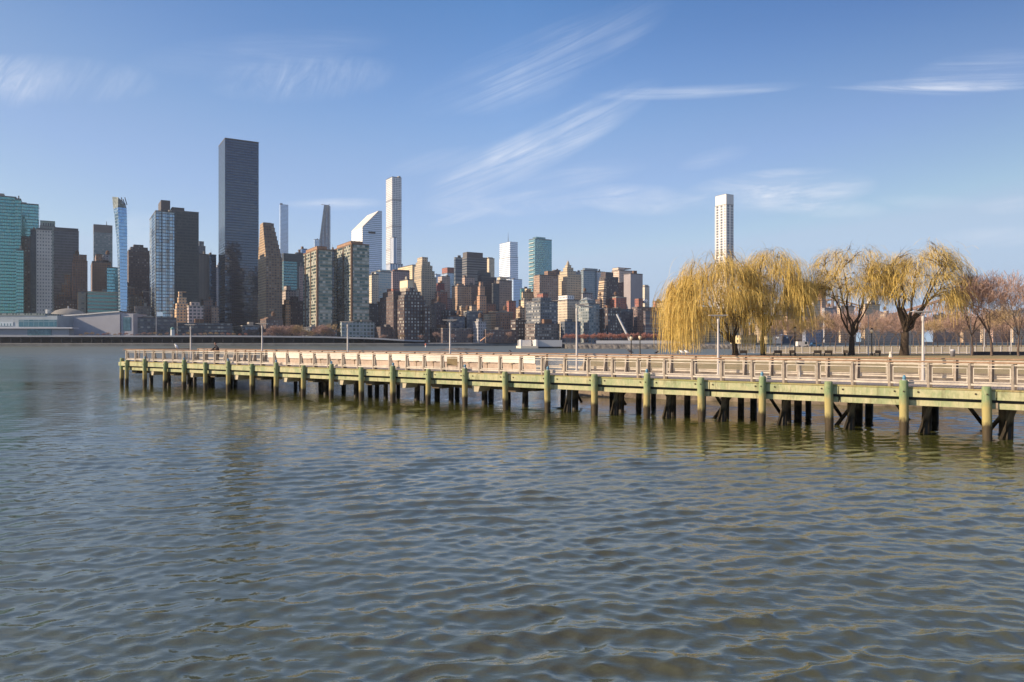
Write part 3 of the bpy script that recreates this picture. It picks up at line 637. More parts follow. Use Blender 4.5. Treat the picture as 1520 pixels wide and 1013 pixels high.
def B(name, cat, label, x0, xs, x1, yt, Y, style, tiers=(), rot=31, b=None, roof=None, zb=3.0, group=None, **kw):
    """tower seen with its left face x0..xs and right face xs..x1 (picture px), top at picture height yt, near corner at depth Y"""
    Cp, a, b = footprint(x0, xs, x1, Y, rot, b)
    r = empty(name, (Cp.x, Cp.y, zb), (0, 0, R(rot))); tag(r, label, cat, group)
    top = zat(yt, Y)-zb
    M = style if isinstance(style, bpy.types.Material) else sty(style, **kw)
    MB().prism([(0, 0), (a, 0), (a, b), (0, b)], 0, top, caps=False).build('wall', M, r)
    RM = roof or M_roof
    t = min(1.2, top*.03)
    MB().box(-.15, a+.15, -.15, b+.15, top+.003, top+t).build('roof', RM, r)
    z = top+t
    for q in tiers:
        nm, f0, f1, g0, g1, py = q[:6]; mt = q[6] if len(q) > 6 else M
        if isinstance(mt, str): mt = sty(mt)
        z1 = zat(py, Y)-zb
        if nm == 'water_tank':
            cx, cy = a*f0, b*g0; rr = 2.3
            MB().lathe([(rr*.9, z+1.5), (rr, z+1.6), (rr*.95, z+5.2), (.2, z+7)], cx, cy, 10).build('water_tank', M_tank, r)
            mbb = MB(); [mbb.bar((cx+i*1.5, cy+j*1.5, z), (cx+i*1.5, cy+j*1.5, z+1.6), .15, n=4) for i in (-1, 1) for j in (-1, 1)]; mbb.build('tank_frame', M_roof, r)
        elif nm == 'antenna':
            MB().bar((a*f0, b*g0, z-1), (a*f0, b*g0, z1), .9, .25, n=5).build('antenna', M_roof, r)
        elif nm == 'dome':
            k = max((f1-f0)*a/2, 2); cx, cy = a*(f0+f1)/2, b*(g0+g1)/2; h = z1-z
            MB().lathe([(k, z), (k*.95, z+h*.3), (k*.7, z+h*.6), (k*.3, z+h*.85), (k*.12, z+h)], cx, cy, 14).build('dome', mt, r)
        elif nm == 'pyramid':
            X0, X1, Y0, Y1 = a*f0, a*f1, b*g0, b*g1; cx, cy = (X0+X1)/2, (Y0+Y1)/2; mbb = MB()
            P4 = [(X0, Y0), (X1, Y0), (X1, Y1), (X0, Y1)]
            for i in range(4):
                p, w_ = P4[i], P4[(i+1) % 4]; mbb.face([(*p, z), (*w_, z), (cx, cy, z1)])
            mbb.build('roof_cap', mt, r)
        else:
            X0, X1, Y0, Y1 = a*f0, a*f1, b*g0, b*g1
            MB().prism([(X0, Y0), (X1, Y0), (X1, Y1), (X0, Y1)], z, z1-.5, caps=False).build(nm, mt, r)
            MB().box(X0-.1, X1+.1, Y0-.1, Y1+.1, z1-.497, z1).build('roof', RM, r)
            z = z1 if len(q) < 8 or q[7] else z
    if not tiers and a > 5:
        q = random.Random(len(BL)*3+1); mbb = MB()
        for _ in range(1):
            w_, d_ = a*q.uniform(.12, .35), b*q.uniform(.15, .4); x_, y_ = q.uniform(.05, .95)*(a-w_), q.uniform(.05, .95)*(b-d_); h_ = q.uniform(1.5, 5)
            mbb.box(x_, x_+w_, y_, y_+d_, z+.004+_*.003, z+h_)
        mbb.build('rooftop_hut', q.choice([M_roof, M_roofl, M_roofb]), r)
        if q.random() < .35: MB().bar((a*.4, b*.4, z), (a*.4, b*.4, z+q.uniform(5, 10)), .22, .08, n=4).build('antenna', M_roof, r)
    BL.append(label); return r, a, b, top, M
ot, at, bb = 'office tower', 'apartment tower', 'brick building'
def OT(*a, **k): return B('office_tower', ot, *a, **k)
def AT(*a, **k): return B('apartment_tower', at, *a, **k)
def BB(*a, **k): return B('brick_building', bb, *a, **k)
PH, SB, MR = 'penthouse', 'setback', 'machine_room'

# --- left edge: teal pair
OT('teal glass tower with a stepped top right shoulder at the left edge of the skyline', -60, -60, 24, 287, 800, 'teal', b=30)
r, a, b, top, M = OT('pale teal glass tower just behind the stepped teal one at the left edge', 20, 20, 57, 302, 880, 'teal', b=30, wall=(.13, .25, .25), glass=(.20, .44, .43))
OT('narrow teal glass shoulder attached right of the leftmost teal tower', 22, 22, 31, 296, 822, 'teal', tiers=(), b=25)
OT('lower teal glass wing sloping outwards below the leftmost teal tower', 24, 24, 35, 372, 798, 'teal', b=20)
OT('dark brown slab squeezed between the teal towers and the grey concrete block', 32, 32, 52, 352, 860, 'dark', b=20)
OT('grey concrete block with small square windows and a dark glass left side', 38, 54, 77, 341, 820, facade((.46, .43, .40), bay=2.6, fl=3.8, wf=.42, hf=.42, metal=.2, name='concrete_grid'), b=8, tiers=[(MR, .0, .6, .1, .9, 338, 'darkgrey')])
OT('dark glass strip tower left of the grey concrete block', 45, 45, 55, 342, 835, 'dkslab', b=16)
OT('small green topped office tower behind the grey concrete block', 58, 59, 82, 336, 1100, facade((.20, .22, .20), (.10, .14, .14), 2, 4, .6, .5), tiers=[(MR, .02, .98, .05, .95, 327, facade((.25, .31, .25), bay=3, fl=9, wf=.6, hf=.6, name='green_screen'))])
OT('dark grid faced tower with a pale left edge, right of the concrete block', 76, 80, 117, 342, 960, 'dkslab', wall=(.10, .10, .12), tiers=[('parapet', .02, .98, .05, .95, 337, mat('vent', (.12, .12, .13)))])
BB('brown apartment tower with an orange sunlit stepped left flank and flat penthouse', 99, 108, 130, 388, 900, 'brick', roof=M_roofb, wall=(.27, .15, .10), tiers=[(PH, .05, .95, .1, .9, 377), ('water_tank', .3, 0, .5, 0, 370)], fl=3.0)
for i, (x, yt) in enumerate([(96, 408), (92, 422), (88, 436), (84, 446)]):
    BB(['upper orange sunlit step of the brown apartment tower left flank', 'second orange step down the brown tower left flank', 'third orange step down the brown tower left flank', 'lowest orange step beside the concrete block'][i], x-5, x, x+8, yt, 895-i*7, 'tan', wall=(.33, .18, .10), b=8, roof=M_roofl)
BB('brown tower with orange lit left edge and twin roof blocks, left of the needle', 129, 137, 165, 389, 930, 'brick', wall=(.30, .18, .11), tiers=[(PH, .2, .55, .1, .9, 376), (PH, .6, .9, .2, .8, 384, 'grey', False), ('water_tank', .85, 0, .3, 0, 380)])
OT('far grey teal tower with a blank top band left of the blue needle', 139, 139, 167, 345, 1300, 'darkgrey', wall=(.13, .14, .15), glass=(.12, .19, .2), tiers=[(MR, 0, 1, 0, 1, 333, mat('blank_band', (.14, .13, .13))), ('antenna', .7, 0, .4, 0, 326)])
OT('small turquoise glass block at the foot of the blue glass needle', 158, 159, 178, 398, 850, 'teal', wall=(.12, .25, .28), glass=(.18, .42, .48))
OT('low office block with green glass bands behind the long white hall', 125, 130, 181, 434, 830, facade((.27, .28, .25), (.10, .25, .24), 30, 4.2, 1.1, .5, .5, .3), roof=M_roofl)
BB('small beige block with three square windows beside the green banded office block', 114, 116, 128, 434, 845, 'tan', wall=(.30, .27, .22), bay=9, fl=6, wf=.3, hf=.3)
BB('dark brown stepped block in shade behind the shallow dome', 78, 82, 114, 446, 870, 'dark', wall=(.11, .07, .06), tiers=[(SB, .1, .8, .1, .9, 440)])
BB('low shaded grey brown block right of the blue needle foot', 186, 192, 206, 440, 840, 'dark', wall=(.14, .10, .08))
# --- blue glass needle (curved sides, jagged crown)
Yn = 800; Cp = wp(175, Yn); r = empty('office_tower', (Cp.x, Cp.y, 3)); tag(r, 'slim blue glass needle with a dark jagged crown, curving outwards at its top left', ot)
mb = MB(); mc = MB()
lv = [(464, 176, 179, 189), (420, 175.5, 178, 189), (380, 174.5, 177.5, 189), (345, 172.5, 176.5, 189), (318, 170, 175.5, 188.5), (308, 168.5, 175, 188)]
def ring(yp, xl, xm, xr):
    z = zat(yp, Yn)-3; k = Yn/F
    return [((xl-175)*k-4.8, 9, z), ((xm-175)*k, 0, z), ((xr-175)*k-2.7, 5, z), ((xr-175)*k-15, 26, z), ((xl-175)*k-15, 28, z)]
rg = [ring(*l) for l in lv]
for p, q in zip(rg, rg[1:]):
    for i in range(5):
        j = (i+1) % 5; d = math.hypot(p[j][0]-p[i][0], p[j][1]-p[i][1])
        mb.face([p[i], p[j], q[j], q[i]], [(0, p[i][2]), (d, p[j][2]), (d, q[j][2]), (0, q[i][2])])
mb.build('wall', sty('blueglass'), r)
t0 = rg[-1]; tops = [zat(y, Yn)-3 for y in (290, 293, 309, 296, 287)]
t1 = [(p[0]+(-1.4 if i in (0, 4) else .2), p[1], z) for i, (p, z) in enumerate(zip(t0, tops))]
for i in range(5):
    j = (i+1) % 5; mc.face([t0[i], t0[j], t1[j], t1[i]])
mc.face(t1); mc.build('crown', mat('crown_dark', (.07, .09, .085), .4, nscale=.35, col2=(.35, .38, .36)), r)
mb = MB(); [mb.bar((-3+i*2.2, 12, t1[3][2]-4), (-3.5+i*1.9, 10, t1[3][2]+2+(i % 2)*2), .5, n=4) for i in range(4)]; mb.build('crown_fin', M_roof, r)
# --- 190..330
BB('dark brown ribbed tower with a rounded top right of the blue needle', 189, 191, 223, 372, 1050, 'dark', wall=(.12, .09, .08), fl=4, hf=.4, tiers=[(SB, .1, .9, .1, .9, 366), (SB, .25, .7, .2, .8, 362)])
r, a, b, top, M = OT('bright glass slab with vertical mullions and reflected sky beside the wide dark slab', 222, 231, 260, 314, 800, facade((.16, .19, .22), (.34, .44, .52), 3.4, 3.5, .82, .74, .8, .9))
for f in (.0, .28, .62, .97): MB().box(a*f-.2, a*f+.5, -.5, -.003, 0, top).build('mullion', M_dark, r)
r, a, b, top, M = OT('wide dark glass slab with a square block on its left corner', 231, 239, 295, 312, 900, 'dkslab', wall=(.045, .05, .055), glass=(.05, .062, .07))
MB().prism([(0, 0), (a*.24, 0), (a*.24, b*.5), (0, b*.5)], top+1.3, zat(297, 900)-3, caps=True).build(MR, mat('block_grey', (.12, .11, .11)), r)
OT('pale grey ribbed tower with a blue glass right bay, left of the tallest black slab', 293, 294, 312, 378, 1000, 'greystripe')
OT('narrow blue glass bay on the right of the pale grey ribbed tower', 311, 311, 321, 379, 1003, 'blueglass', wall=(.10, .13, .18), glass=(.12, .18, .26))
BB('small dark stepped top showing behind the pale grey ribbed tower', 292, 295, 305, 366, 1300, 'darkgrey', tiers=[(SB, .1, .8, .1, .9, 358)])
BB('orange sunlit house cluster with stepped terraces at the foot of the dark slab', 258, 262, 282, 460, 790, 'sand', wall=(.55, .36, .21), b=18, tiers=[(SB, .05, .9, .2, .9, 450), (SB, .2, .8, .3, .9, 441), (SB, .25, .5, .4, .8, 432), ('dome', .55, .85, .4, .7, 434)], roof=M_roofl)
BB('pinkish block with a white window grid beside the orange terraces', 276, 280, 302, 455, 785, facade((.50, .40, .36), (.06, .06, .08), 4.0, 3.6, .66, .6, .2, .2), tiers=[(PH, .2, .8, .2, .8, 448)], roof=M_roofl)
BB('dull brown block right of the pinkish gridded block', 299, 302, 316, 446, 830, 'brick', wall=(.21, .14, .11))
BB('low tan block touching the left foot of the tallest black slab', 312, 314, 325, 456, 815, 'tan', wall=(.32, .22, .16))
BB('long low dark block under the bright glass slab', 196, 198, 262, 472, 770, 'darkgrey')
BB('dark shaded row of low blocks along the river road below the black slab', 262, 264, 345, 480, 765, 'darkgrey', wall=(.05, .05, .06))
BB('dark grey block right of the long white hall', 198, 200, 224, 456, 800, 'dark', wall=(.10, .09, .09))
# --- tallest black slab
r, a, b, top, M = OT('tallest tower, a plain black glass slab with a tiny mast on its roof', 324, 334, 384, 206, 940, 'blackglass', rot=31, b=47)
MB().bar((a*.64, b*.5, top), (a*.64, b*.5, top+7), .5, .2, n=5).build('antenna', M_roofl, r)
# --- stepped gabled brown tower
Yg = 840; Cp, a, b = footprint(383, 395, 419, Yg, 31); r = empty('apartment_tower', (Cp.x, Cp.y, 3), (0, 0, R(31)))
tag(r, 'brown tower tapering in steps to a pointed gable, right of the black slab', at)
top = zat(388, Yg)-3; za = zat(328, Yg)-3
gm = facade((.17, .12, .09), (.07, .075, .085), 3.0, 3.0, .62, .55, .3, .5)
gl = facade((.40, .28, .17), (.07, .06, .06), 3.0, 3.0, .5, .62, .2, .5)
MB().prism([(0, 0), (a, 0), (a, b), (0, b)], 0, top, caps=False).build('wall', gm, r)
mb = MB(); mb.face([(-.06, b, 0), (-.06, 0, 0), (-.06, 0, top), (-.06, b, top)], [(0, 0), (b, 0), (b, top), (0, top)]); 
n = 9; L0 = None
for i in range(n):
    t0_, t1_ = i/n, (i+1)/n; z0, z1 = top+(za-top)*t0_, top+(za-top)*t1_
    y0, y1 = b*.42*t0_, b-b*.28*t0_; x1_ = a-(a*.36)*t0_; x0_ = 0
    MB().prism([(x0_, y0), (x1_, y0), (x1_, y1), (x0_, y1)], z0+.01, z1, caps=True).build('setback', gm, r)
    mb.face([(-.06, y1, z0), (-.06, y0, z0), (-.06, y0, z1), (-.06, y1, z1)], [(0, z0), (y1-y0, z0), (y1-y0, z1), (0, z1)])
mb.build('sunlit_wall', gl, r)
MB().box(a*.05, a*.55, b*.42, b*.7, za+.01, za+.8).build('roof', M_roof, r)
# --- 412..450
OT('pale blue supertall needle far behind the gabled brown tower', 415, 416, 428, 304, 2300, 'paleblue', wall=(.50, .60, .72), tiers=())
OT('teal glass block with a black top between the gabled tower and the twin slabs', 418, 421, 441, 388, 1100, 'teal', wall=(.11, .17, .18), glass=(.10, .24, .27), fl=4.2, tiers=[(MR, 0, 1, 0, 1, 376, 'dkslab')])
OT('dark glass block just right of the teal black topped block', 438, 440, 450, 376, 1150, 'dkslab')
OT('blue sheared office top peeking left of the twin slabs', 442, 448, 456, 370, 1350, 'blueglass', wall=(.14, .2, .3), glass=(.14, .22, .36))
BB('slim pink tower touching the left twin slab', 444, 445, 452, 396, 1000, 'pink')
BB('lit cream and brick house tops below the teal black topped block', 419, 424, 440, 432, 900, 'sand', wall=(.42, .36, .32), tiers=[(SB, .1, .5, .1, .9, 424)])
BB('narrow orange lit brick house at the foot of the gabled tower', 419, 424, 431, 453, 860, 'tan', wall=(.52, .31, .17), tiers=[(SB, .2, .9, .2, .8, 445)])
BB('dark brick block between the gabled tower and the left twin slab', 428, 431, 452, 448, 880, 'dark', tiers=[(PH, .1, .6, .2, .8, 440)])
BB('small red brick house peeking above the dark block left of the twin slabs', 428, 430, 438, 440, 930, 'red')
# --- leaning thin wedge tower
Yw = 2000; Cp = wp(479, Yw); r = empty('office_tower', (Cp.x, Cp.y, 3)); tag(r, 'thin grey tower leaning to a sharp point under construction behind the left twin slab', ot)
k = Yw/F; mb = MB(); z0, z1 = zat(372, Yw)-3, zat(304, Yw)-3; zz0 = 0
def q4(xa, xb, z): return [((xa-479)*k, 0, z), ((xb-479)*k, 8, z), ((xb-479)*k, 26, z), ((xa-479)*k, 18, z)]
for A_, B_ in ((q4(472, 487, 0), q4(472, 487, z0)), (q4(472, 487, z0), q4(481, 487, z1))):
    for i in range(4):
        j = (i+1) % 4; mb.face([A_[i], A_[j], B_[j], B_[i]], [(0, A_[i][2]), (10, A_[j][2]), (10, B_[j][2]), (0, B_[i][2])])
mb.face(B_); mb.build('wall', facade((.16, .17, .20), (.25, .30, .36), 3.2, 5, .55, .6, .5), r)
mb = MB(); mb.bar(B_[0], (B_[0][0]-8, 4, z1+1), .7, n=4); mb.bar(B_[1], (B_[1][0]+3, 4, z1+2), .7, n=4); mb.build('crane_jib', M_roof, r)
OT('small white stair core beside the foot of the leaning thin tower', 466, 467, 474, 356, 1980, 'paleblue')
# --- twin slabs
for lab, x0, xs, x1, yt in (('left one of the twin dark glass slabs, its brown roof block sunlit', 450, 471, 493, 371), ('right one of the twin dark glass slabs, wider and slightly taller', 495, 522, 548, 363)):
    mt = sty('bands', glass=(.05, .10, .105), wall=(.30, .30, .24))
    r, a, b, top, M = OT(lab, x0, xs, x1, yt, 810, mt, roof=M_roofb, tiers=[(PH, .12, .80, .15, .92, yt-7, mat('penthouse_brown', (.40, .25, .16), noise=.3, nscale=.2))])
    for g in (.0, .42, .80): MB().box(-.7, -.003, b*g-.1, b*g+2.0, 0, top).build('pier_strip', mat('strip_brown', (.16, .10, .07)), r)
    MB().box(-.25, 1.2, -.6, -.15, 0, top).build('pier_strip', mat('strip_brown', (.16, .10, .07)), r)
OT('dark recessed link between the two twin slabs', 488, 490, 500, 372, 830, 'blackglass')
OT('low wide podium with pale frames under the right twin slab', 505, 507, 556, 478, 790, facade((.36, .40, .40), (.06, .10, .10), 4, 4, .7, .66, .4, .6))
# --- slanted roof tower
Yc = 1570; Cp, a, b = footprint(521, 538, 567, Yc, 31); r = empty('office_tower', (Cp.x, Cp.y, 3), (0, 0, R(31)))
tag(r, 'white and blue banded tower with a steep slanted roof behind the right twin slab', ot)
zl, zh = zat(337, Yc)-3, zat(311, Yc)-3
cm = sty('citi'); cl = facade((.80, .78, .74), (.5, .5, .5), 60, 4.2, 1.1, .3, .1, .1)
mb = MB(); xt = a*.82
mb.face([(0, 0, 0), (a, 0, 0), (a, 0, zh), (xt, 0, zh), (0, 0, zl)], [(0, 0), (a, 0), (a, zh), (xt, zh), (0, zl)])
mb.face([(a, b, 0), (0, b, 0), (0, b, zl), (xt, b, zh), (a, b, zh)], [(0, 0), (a, 0), (a, zl), (xt, zh), (0, zh)])
mb.face([(a, 0, 0), (a, b, 0), (a, b, zh), (a, 0, zh)], [(0, 0), (b, 0), (b, zh), (0, zh)]); mb.build('wall', cm, r)
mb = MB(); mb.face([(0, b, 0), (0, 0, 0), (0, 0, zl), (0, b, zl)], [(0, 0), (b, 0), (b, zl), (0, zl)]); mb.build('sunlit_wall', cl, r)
mb = MB(); mb.face([(0, -.3, zl+.3), (xt, -.3, zh+.3), (xt, b, zh+.3), (0, b, zl+.3)]); mb.face([(xt, -.3, zh+.3), (a, -.3, zh+.3), (a, b, zh+.3), (xt, b, zh+.3)])
mb.face([(0, -.3, zl-3), (xt, -.3, zh-2.6), (xt, -.3, zh+.3), (0, -.3, zl+.3)]); mb.build('roof', mat('slant_roof', (.66, .62, .56), .6), r)
MB().box(a*.30, a*.66, -.5, -.02, zat(346, Yc)-3, zat(343, Yc)-3).build('vent_slot', M_dark, r)
# --- 550..650
r, a, b, top, M = OT('very slim pale gridded supertall right of the slanted roof tower', 573, 582, 596, 263, 1890, 'park', wall=(.62, .61, .59))
for fz in (.30, .42, .56, .70, .86): MB().box(-.3, a+.3, -.3, b+.3, top*fz, top*fz+3.2).build('open_floor', mat('open_floor', (.30, .30, .31)), r)
OT('white finned tower with vertical blue strips in front of the slim supertall', 573, 579, 598, 392, 1500, facade((.62, .63, .66), (.16, .24, .36), 5.5, 400, .5, 1.1, .5, .1), zb=3, tiers=[(SB, .3, .55, .05, .9, 352), (SB, .3, .55, .05, .9, 351.5)])
OT('glass block with a cream lit left edge just right of the right twin slab', 551, 558, 581, 404, 1050, facade((.46, .46, .42), (.24, .34, .40), 3, 3.5, .7, .6, .6, .6), tiers=[(PH, .3, .95, .1, .9, 400)])
BB('narrow cream sunlit wing on the left of that glass block', 549, 555, 562, 408, 1030, 'cream', wall=(.62, .54, .40), b=20)
BB('pink flat topped block below the slim supertall', 579, 583, 608, 403, 1120, 'pink', wall=(.36, .27, .26), tiers=[(PH, .1, 1, .1, .9, 400, 'red')])
OT('grey blue block between the pink block and the cream stepped tower', 600, 603, 618, 408, 1200, 'paleblue', wall=(.20, .24, .28), glass=(.18, .24, .3))
BB('cream slab with a sunlit gridded face left of the cream stepped tower', 603, 612, 640, 394, 1180, 'cream', wall=(.66, .52, .33), b=60)
BB('tall cream stepped tower crowned by an orange sunlit turret', 615, 627, 648, 412, 1050, 'cream', wall=(.46, .38, .27), roof=M_roofl,
   tiers=[(SB, .0, .86, .0, 1, 402), (SB, .02, .74, .05, 1, 394), (SB, .05, .60, .1, .9, 388), ('turret', .1, .5, .2, .8, 381, 'sand')])
BB('small white water house on top of the shaded prewar block', 604, 605, 613, 416, 960, 'white', wall=(.75, .62, .42), fl=40)
# shaded prewar blocks by the river
BB('dark brown prewar block with stepped roofline right of the right twin slab', 560, 584, 605, 448, 800, 'dark', tiers=[(SB, .0, .9, .0, .9, 440), (SB, .1, .8, .1, .8, 432), (PH, .3, .7, .3, .7, 427, 'red')], b=45)
BB('dark prewar block with rows of glinting white framed windows', 590, 600, 632, 446, 785, 'prewar', tiers=[(SB, .0, .9, .0, .9, 438), (SB, .1, .8, .1, .8, 432), (SB, .3, .55, .2, .7, 427)])
BB('lower right wing of the dark prewar block with glinting windows', 628, 630, 638, 456, 790, 'prewar')
BB('far dark gap block between right twin slab and the prewar blocks', 547, 549, 566, 452, 900, 'dark', wall=(.06, .05, .05))
# --- 640..800
BB('red topped tower with a pale blue front, left of the dark twin office blocks', 656, 664, 675, 406, 1400, 'paleblue', wall=(.36, .42, .5), tiers=[(SB, 0, 1, 0, 1, 397, 'red')])
BB('pink cream block left of the red topped tower', 650, 656, 668, 411, 1350, 'pink', wall=(.46, .36, .31))
BB('dark red slab standing in front of the pink cream block', 647, 650, 660, 421, 1150, 'red', wall=(.22, .07, .07))
BB('red brown block with small windows right of the cream stepped tower', 646, 650, 664, 434, 1000, 'brick', wall=(.20, .10, .08))
BB('pale grey sliver tower right of the cream stepped tower top', 644, 647, 654, 408, 1600, 'paleblue')
OT('left and lower one of the paired dark banded office blocks', 674, 676, 690, 383, 1350, 'darkgrey', wall=(.09, .11, .14), glass=(.05, .07, .10), bay=40, wf=1.1)
OT('right and taller of the paired dark banded office blocks with a flat cap', 686, 693, 723, 382, 1250, 'darkgrey', wall=(.16, .155, .155), glass=(.035, .04, .05), bay=40, wf=1.1, hf=.5, fl=4.2, tiers=[(MR, .02, .80, .05, .95, 374, mat('cap_grey', (.13, .12, .12)))])
BB('pink tan block with flat top in front of the taller dark banded office', 686, 690, 705, 412, 1150, 'pink', wall=(.46, .33, .26))
BB('tan prewar tower with an orange lit left side below the paired dark offices', 671, 679, 700, 425, 1000, 'tan', wall=(.40, .27, .18), tiers=[(PH, .1, .5, .1, .7, 421)])
BB('brown tower joined right of the orange lit tan prewar tower', 692, 696, 712, 424, 1010, 'brick', wall=(.16, .11, .09))
OT('black glass block with grey crown left of the white stepped tower', 709, 715, 737, 412, 1050, 'dkslab', wall=(.055, .055, .065), tiers=[(SB, 0, .6, 0, 1, 404), (PH, .0, .3, .1, .9, 401)])
AT('slim round cream tower peeking behind the black glass block', 722, 726, 734, 384, 1700, 'cream', tiers=[(SB, -.1, .75, .1, .9, 382)])
BB('orange lit narrow stepped brick tower among the rooftops in front of the black glass block', 708, 712, 722, 440, 900, 'tan', wall=(.48, .28, .17), tiers=[(SB, .1, .8, .1, .9, 425), (SB, .2, .6, .2, .8, 418)])
BB('cream topped brown tower right of the black glass block', 735, 741, 760, 417, 1000, 'brick', wall=(.30, .24, .2), tiers=[(PH, .1, .6, .1, .8, 411, 'cream'), (MR, .7, .95, .2, .8, 412, 'dark')])
OT('narrow dark glass tower between black glass block and cream topped brown tower', 730, 732, 741, 422, 980, 'dkslab')
r, a, b, top, M = OT('white and blue stepped tower with a tall red mast', 744, 757, 769, 382, 1900, facade((.74, .76, .80), (.42, .52, .64), 60, 5, 1.1, .4, .5, .1), roof=M_roofl, b=55,
   tiers=[(SB, .0, .96, .0, .96, 359), ('antenna', .45, 0, .5, 0, 343)])
OT('lower blue glass shoulder of the white stepped tower', 756, 762, 775, 415, 1880, 'paleblue', wall=(.45, .58, .75), b=30)
r, a, b, top, M = AT('tall teal glass apartment tower with balconies on its sunlit left side', 785, 794, 819, 355, 1300, 'teal', wall=(.20, .32, .36), glass=(.16, .36, .42), tiers=[(MR, .15, .7, .2, .8, 351)])
for i in range(24):
    z = top*(.10+.9*i/24)
    MB().box(-1.8, -.01, b*.12, b*.9, z, z+1.0).build('balcony', mat('balcony_cream', (.60, .58, .50)), r)
BB('cream block at the foot of the teal balcony tower', 774, 779, 792, 434, 1020, 'cream', wall=(.60, .47, .30), tiers=[(PH, .3, .8, .2, .8, 428)])
OT('small far teal roofed block between the white stepped tower and the teal balcony tower', 772, 774, 786, 429, 1500, 'teal')
BB('brown brick tower with pale window bands right of the teal balcony tower', 800, 801, 829, 409, 1000, facade((.36, .25, .19), (.12, .10, .10), 3.2, 3.0, .5, .5, .1, .8), tiers=[(PH, .5, .95, .2, .8, 401, 'brick')], b=15)
BB('brown side wing with a roof block behind the pale banded brick tower', 820, 823, 832, 402, 1060, 'dark')
BB('ornate cream tower with stepped crown and pointed dome, sunlit on its left', 828, 842, 863, 408, 1020, 'cream', wall=(.52, .42, .29), roof=M_roofl,
   tiers=[(SB, .0, .6, .0, .8, 402), ('turret', .05, .5, .1, .5, 397), ('turret', .12, .38, .15, .42, 393), ('dome', .15, .35, .2, .4, 386, mat('dome_tan', (.4, .33, .25)))])
AT('curved grey glass tower with a pale vertical edge right of the pointed dome tower', 862, 866, 890, 402, 1200, facade((.20, .24, .27), (.20, .27, .32), 3, 3.4, .6, .7, .5, .4), tiers=[(SB, .1, .9, .1, .9, 398)])
AT('narrow grey glass tower with a white stripe beside the curved grey glass tower', 884, 887, 898, 404, 1210, facade((.42, .45, .48), (.20, .27, .34), 4, 3.4, .5, .8, .5, .3))
AT('light grey block showing behind the ornate cream tower on its right', 850, 852, 868, 404, 1400, 'grey', wall=(.26, .28, .3))
BB('dark stepped tower with sunlit left terraces in front of the pale cream slab', 890, 899, 918, 412, 1020, 'dark', wall=(.10, .075, .075), tiers=[(SB, .0, .6, .0, .8, 404)])
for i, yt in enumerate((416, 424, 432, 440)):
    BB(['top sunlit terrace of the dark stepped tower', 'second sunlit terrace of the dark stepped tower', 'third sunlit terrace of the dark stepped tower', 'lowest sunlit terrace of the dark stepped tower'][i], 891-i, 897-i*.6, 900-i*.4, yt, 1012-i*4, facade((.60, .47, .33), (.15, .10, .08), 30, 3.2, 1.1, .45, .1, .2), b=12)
BB('pale cream flat topped tower behind the dark stepped tower', 908, 919, 939, 402, 1250, 'cream', wall=(.60, .47, .38), tiers=[(PH, .0, .45, .1, .9, 397), (PH, .5, .95, .1, .9, 398)])
AT('plain pale grey slab with a cream sunlit left side', 926, 936, 954, 407, 1080, 'greystripe', wall=(.36, .32, .32), glass=(.26, .23, .24))
AT('small rounded cream and teal tower standing alone right of the pale grey slab', 953, 957, 964, 426, 1300, facade((.56, .50, .40), (.2, .3, .33), 3, 3.4, .4, .5, .4, .3), tiers=[(SB, 0, .8, 0, .9, 423)])
BB('dark purple brown block behind the dark stepped tower right side', 914, 917, 930, 421, 1100, 'dark', wall=(.12, .09, .10))
# foreground shaded right part
OT('grey glass block in shade with white floor lines, left of the round fronted cream tower', 798, 802, 828, 448, 810, facade((.13, .14, .16), (.05, .065, .08), 3, 3.3, .7, .55, .3, 1.6), tiers=[(SB, .2, .8, .2, .8, 441), (PH, .4, .7, .3, .7, 434, 'red')], b=30)
OT('wider lower grey block in front of the shaded grey glass block', 792, 794, 831, 481, 790, facade((.15, .12, .11), (.05, .06, .07), 3, 3.3, .7, .5, .3, 1.2), b=20)
r, a, b, top, M = AT('cream tower with a rounded sunlit front and white crown, near the tilted lamp', 826, 842, 862, 446, 880, 'cream', wall=(.52, .44, .34), b=32, tiers=[(SB, .02, .5, .02, .6, 438, 'white'), (SB, .6, .9, .3, .8, 443)])
AT('dark block between the rounded cream tower and the green grey tower', 860, 862, 876, 455, 900, 'darkgrey')
AT('green grey glass tower with a pointed white lit roof right of the tilted lamp', 872, 874, 890, 452, 850, facade((.20, .23, .24), (.10, .14, .16), 3.4, 3.3, .6, .6, .4, 1.2), tiers=[(SB, .15, .7, .2, .8, 445), ('pyramid', .1, .75, .2, .8, 440)])
BB('dark shaded block with a bright lit roof edge behind the reddish trees', 888, 890, 903, 459, 860, 'dark', wall=(.07, .06, .07), roof=mat('white_roof', (.8, .75, .68)))
BB('dark gridded block under the slanted pale beam', 900, 902, 922, 459, 850, 'prewar', wall=(.08, .06, .06))
BB('dark flat block right of the slanted pale beam', 920, 922, 940, 460, 870, 'darkgrey', wall=(.06, .06, .075))
BB('brick red topped wide slab with many balcony lines right of the slanted beam', 938, 946, 972, 457, 900, facade((.17, .12, .11), (.07, .07, .09), 3.4, 3, .6, .5, .2, .9), tiers=[(PH, .1, .35, .1, .8, 443, 'red'), (PH, .5, .7, .3, .8, 449, 'white')])
BB('shaded brown slab with horizontal balcony bands left of the willow', 955, 958, 986, 463, 860, facade((.16, .12, .12), (.06, .06, .08), 30, 3, 1.1, .45, .2, .6))
BB('small red brick block on the skyline just left of the willow', 969, 973, 984, 448, 1000, 'red', wall=(.33, .15, .12))
BB('dark twin peaked tower rising left of the willow crown', 990, 994, 1006, 432, 1150, 'dark', wall=(.14, .09, .09), tiers=[(SB, .1, .8, .1, .9, 426), ('pyramid', .2, .7, .2, .8, 418)])
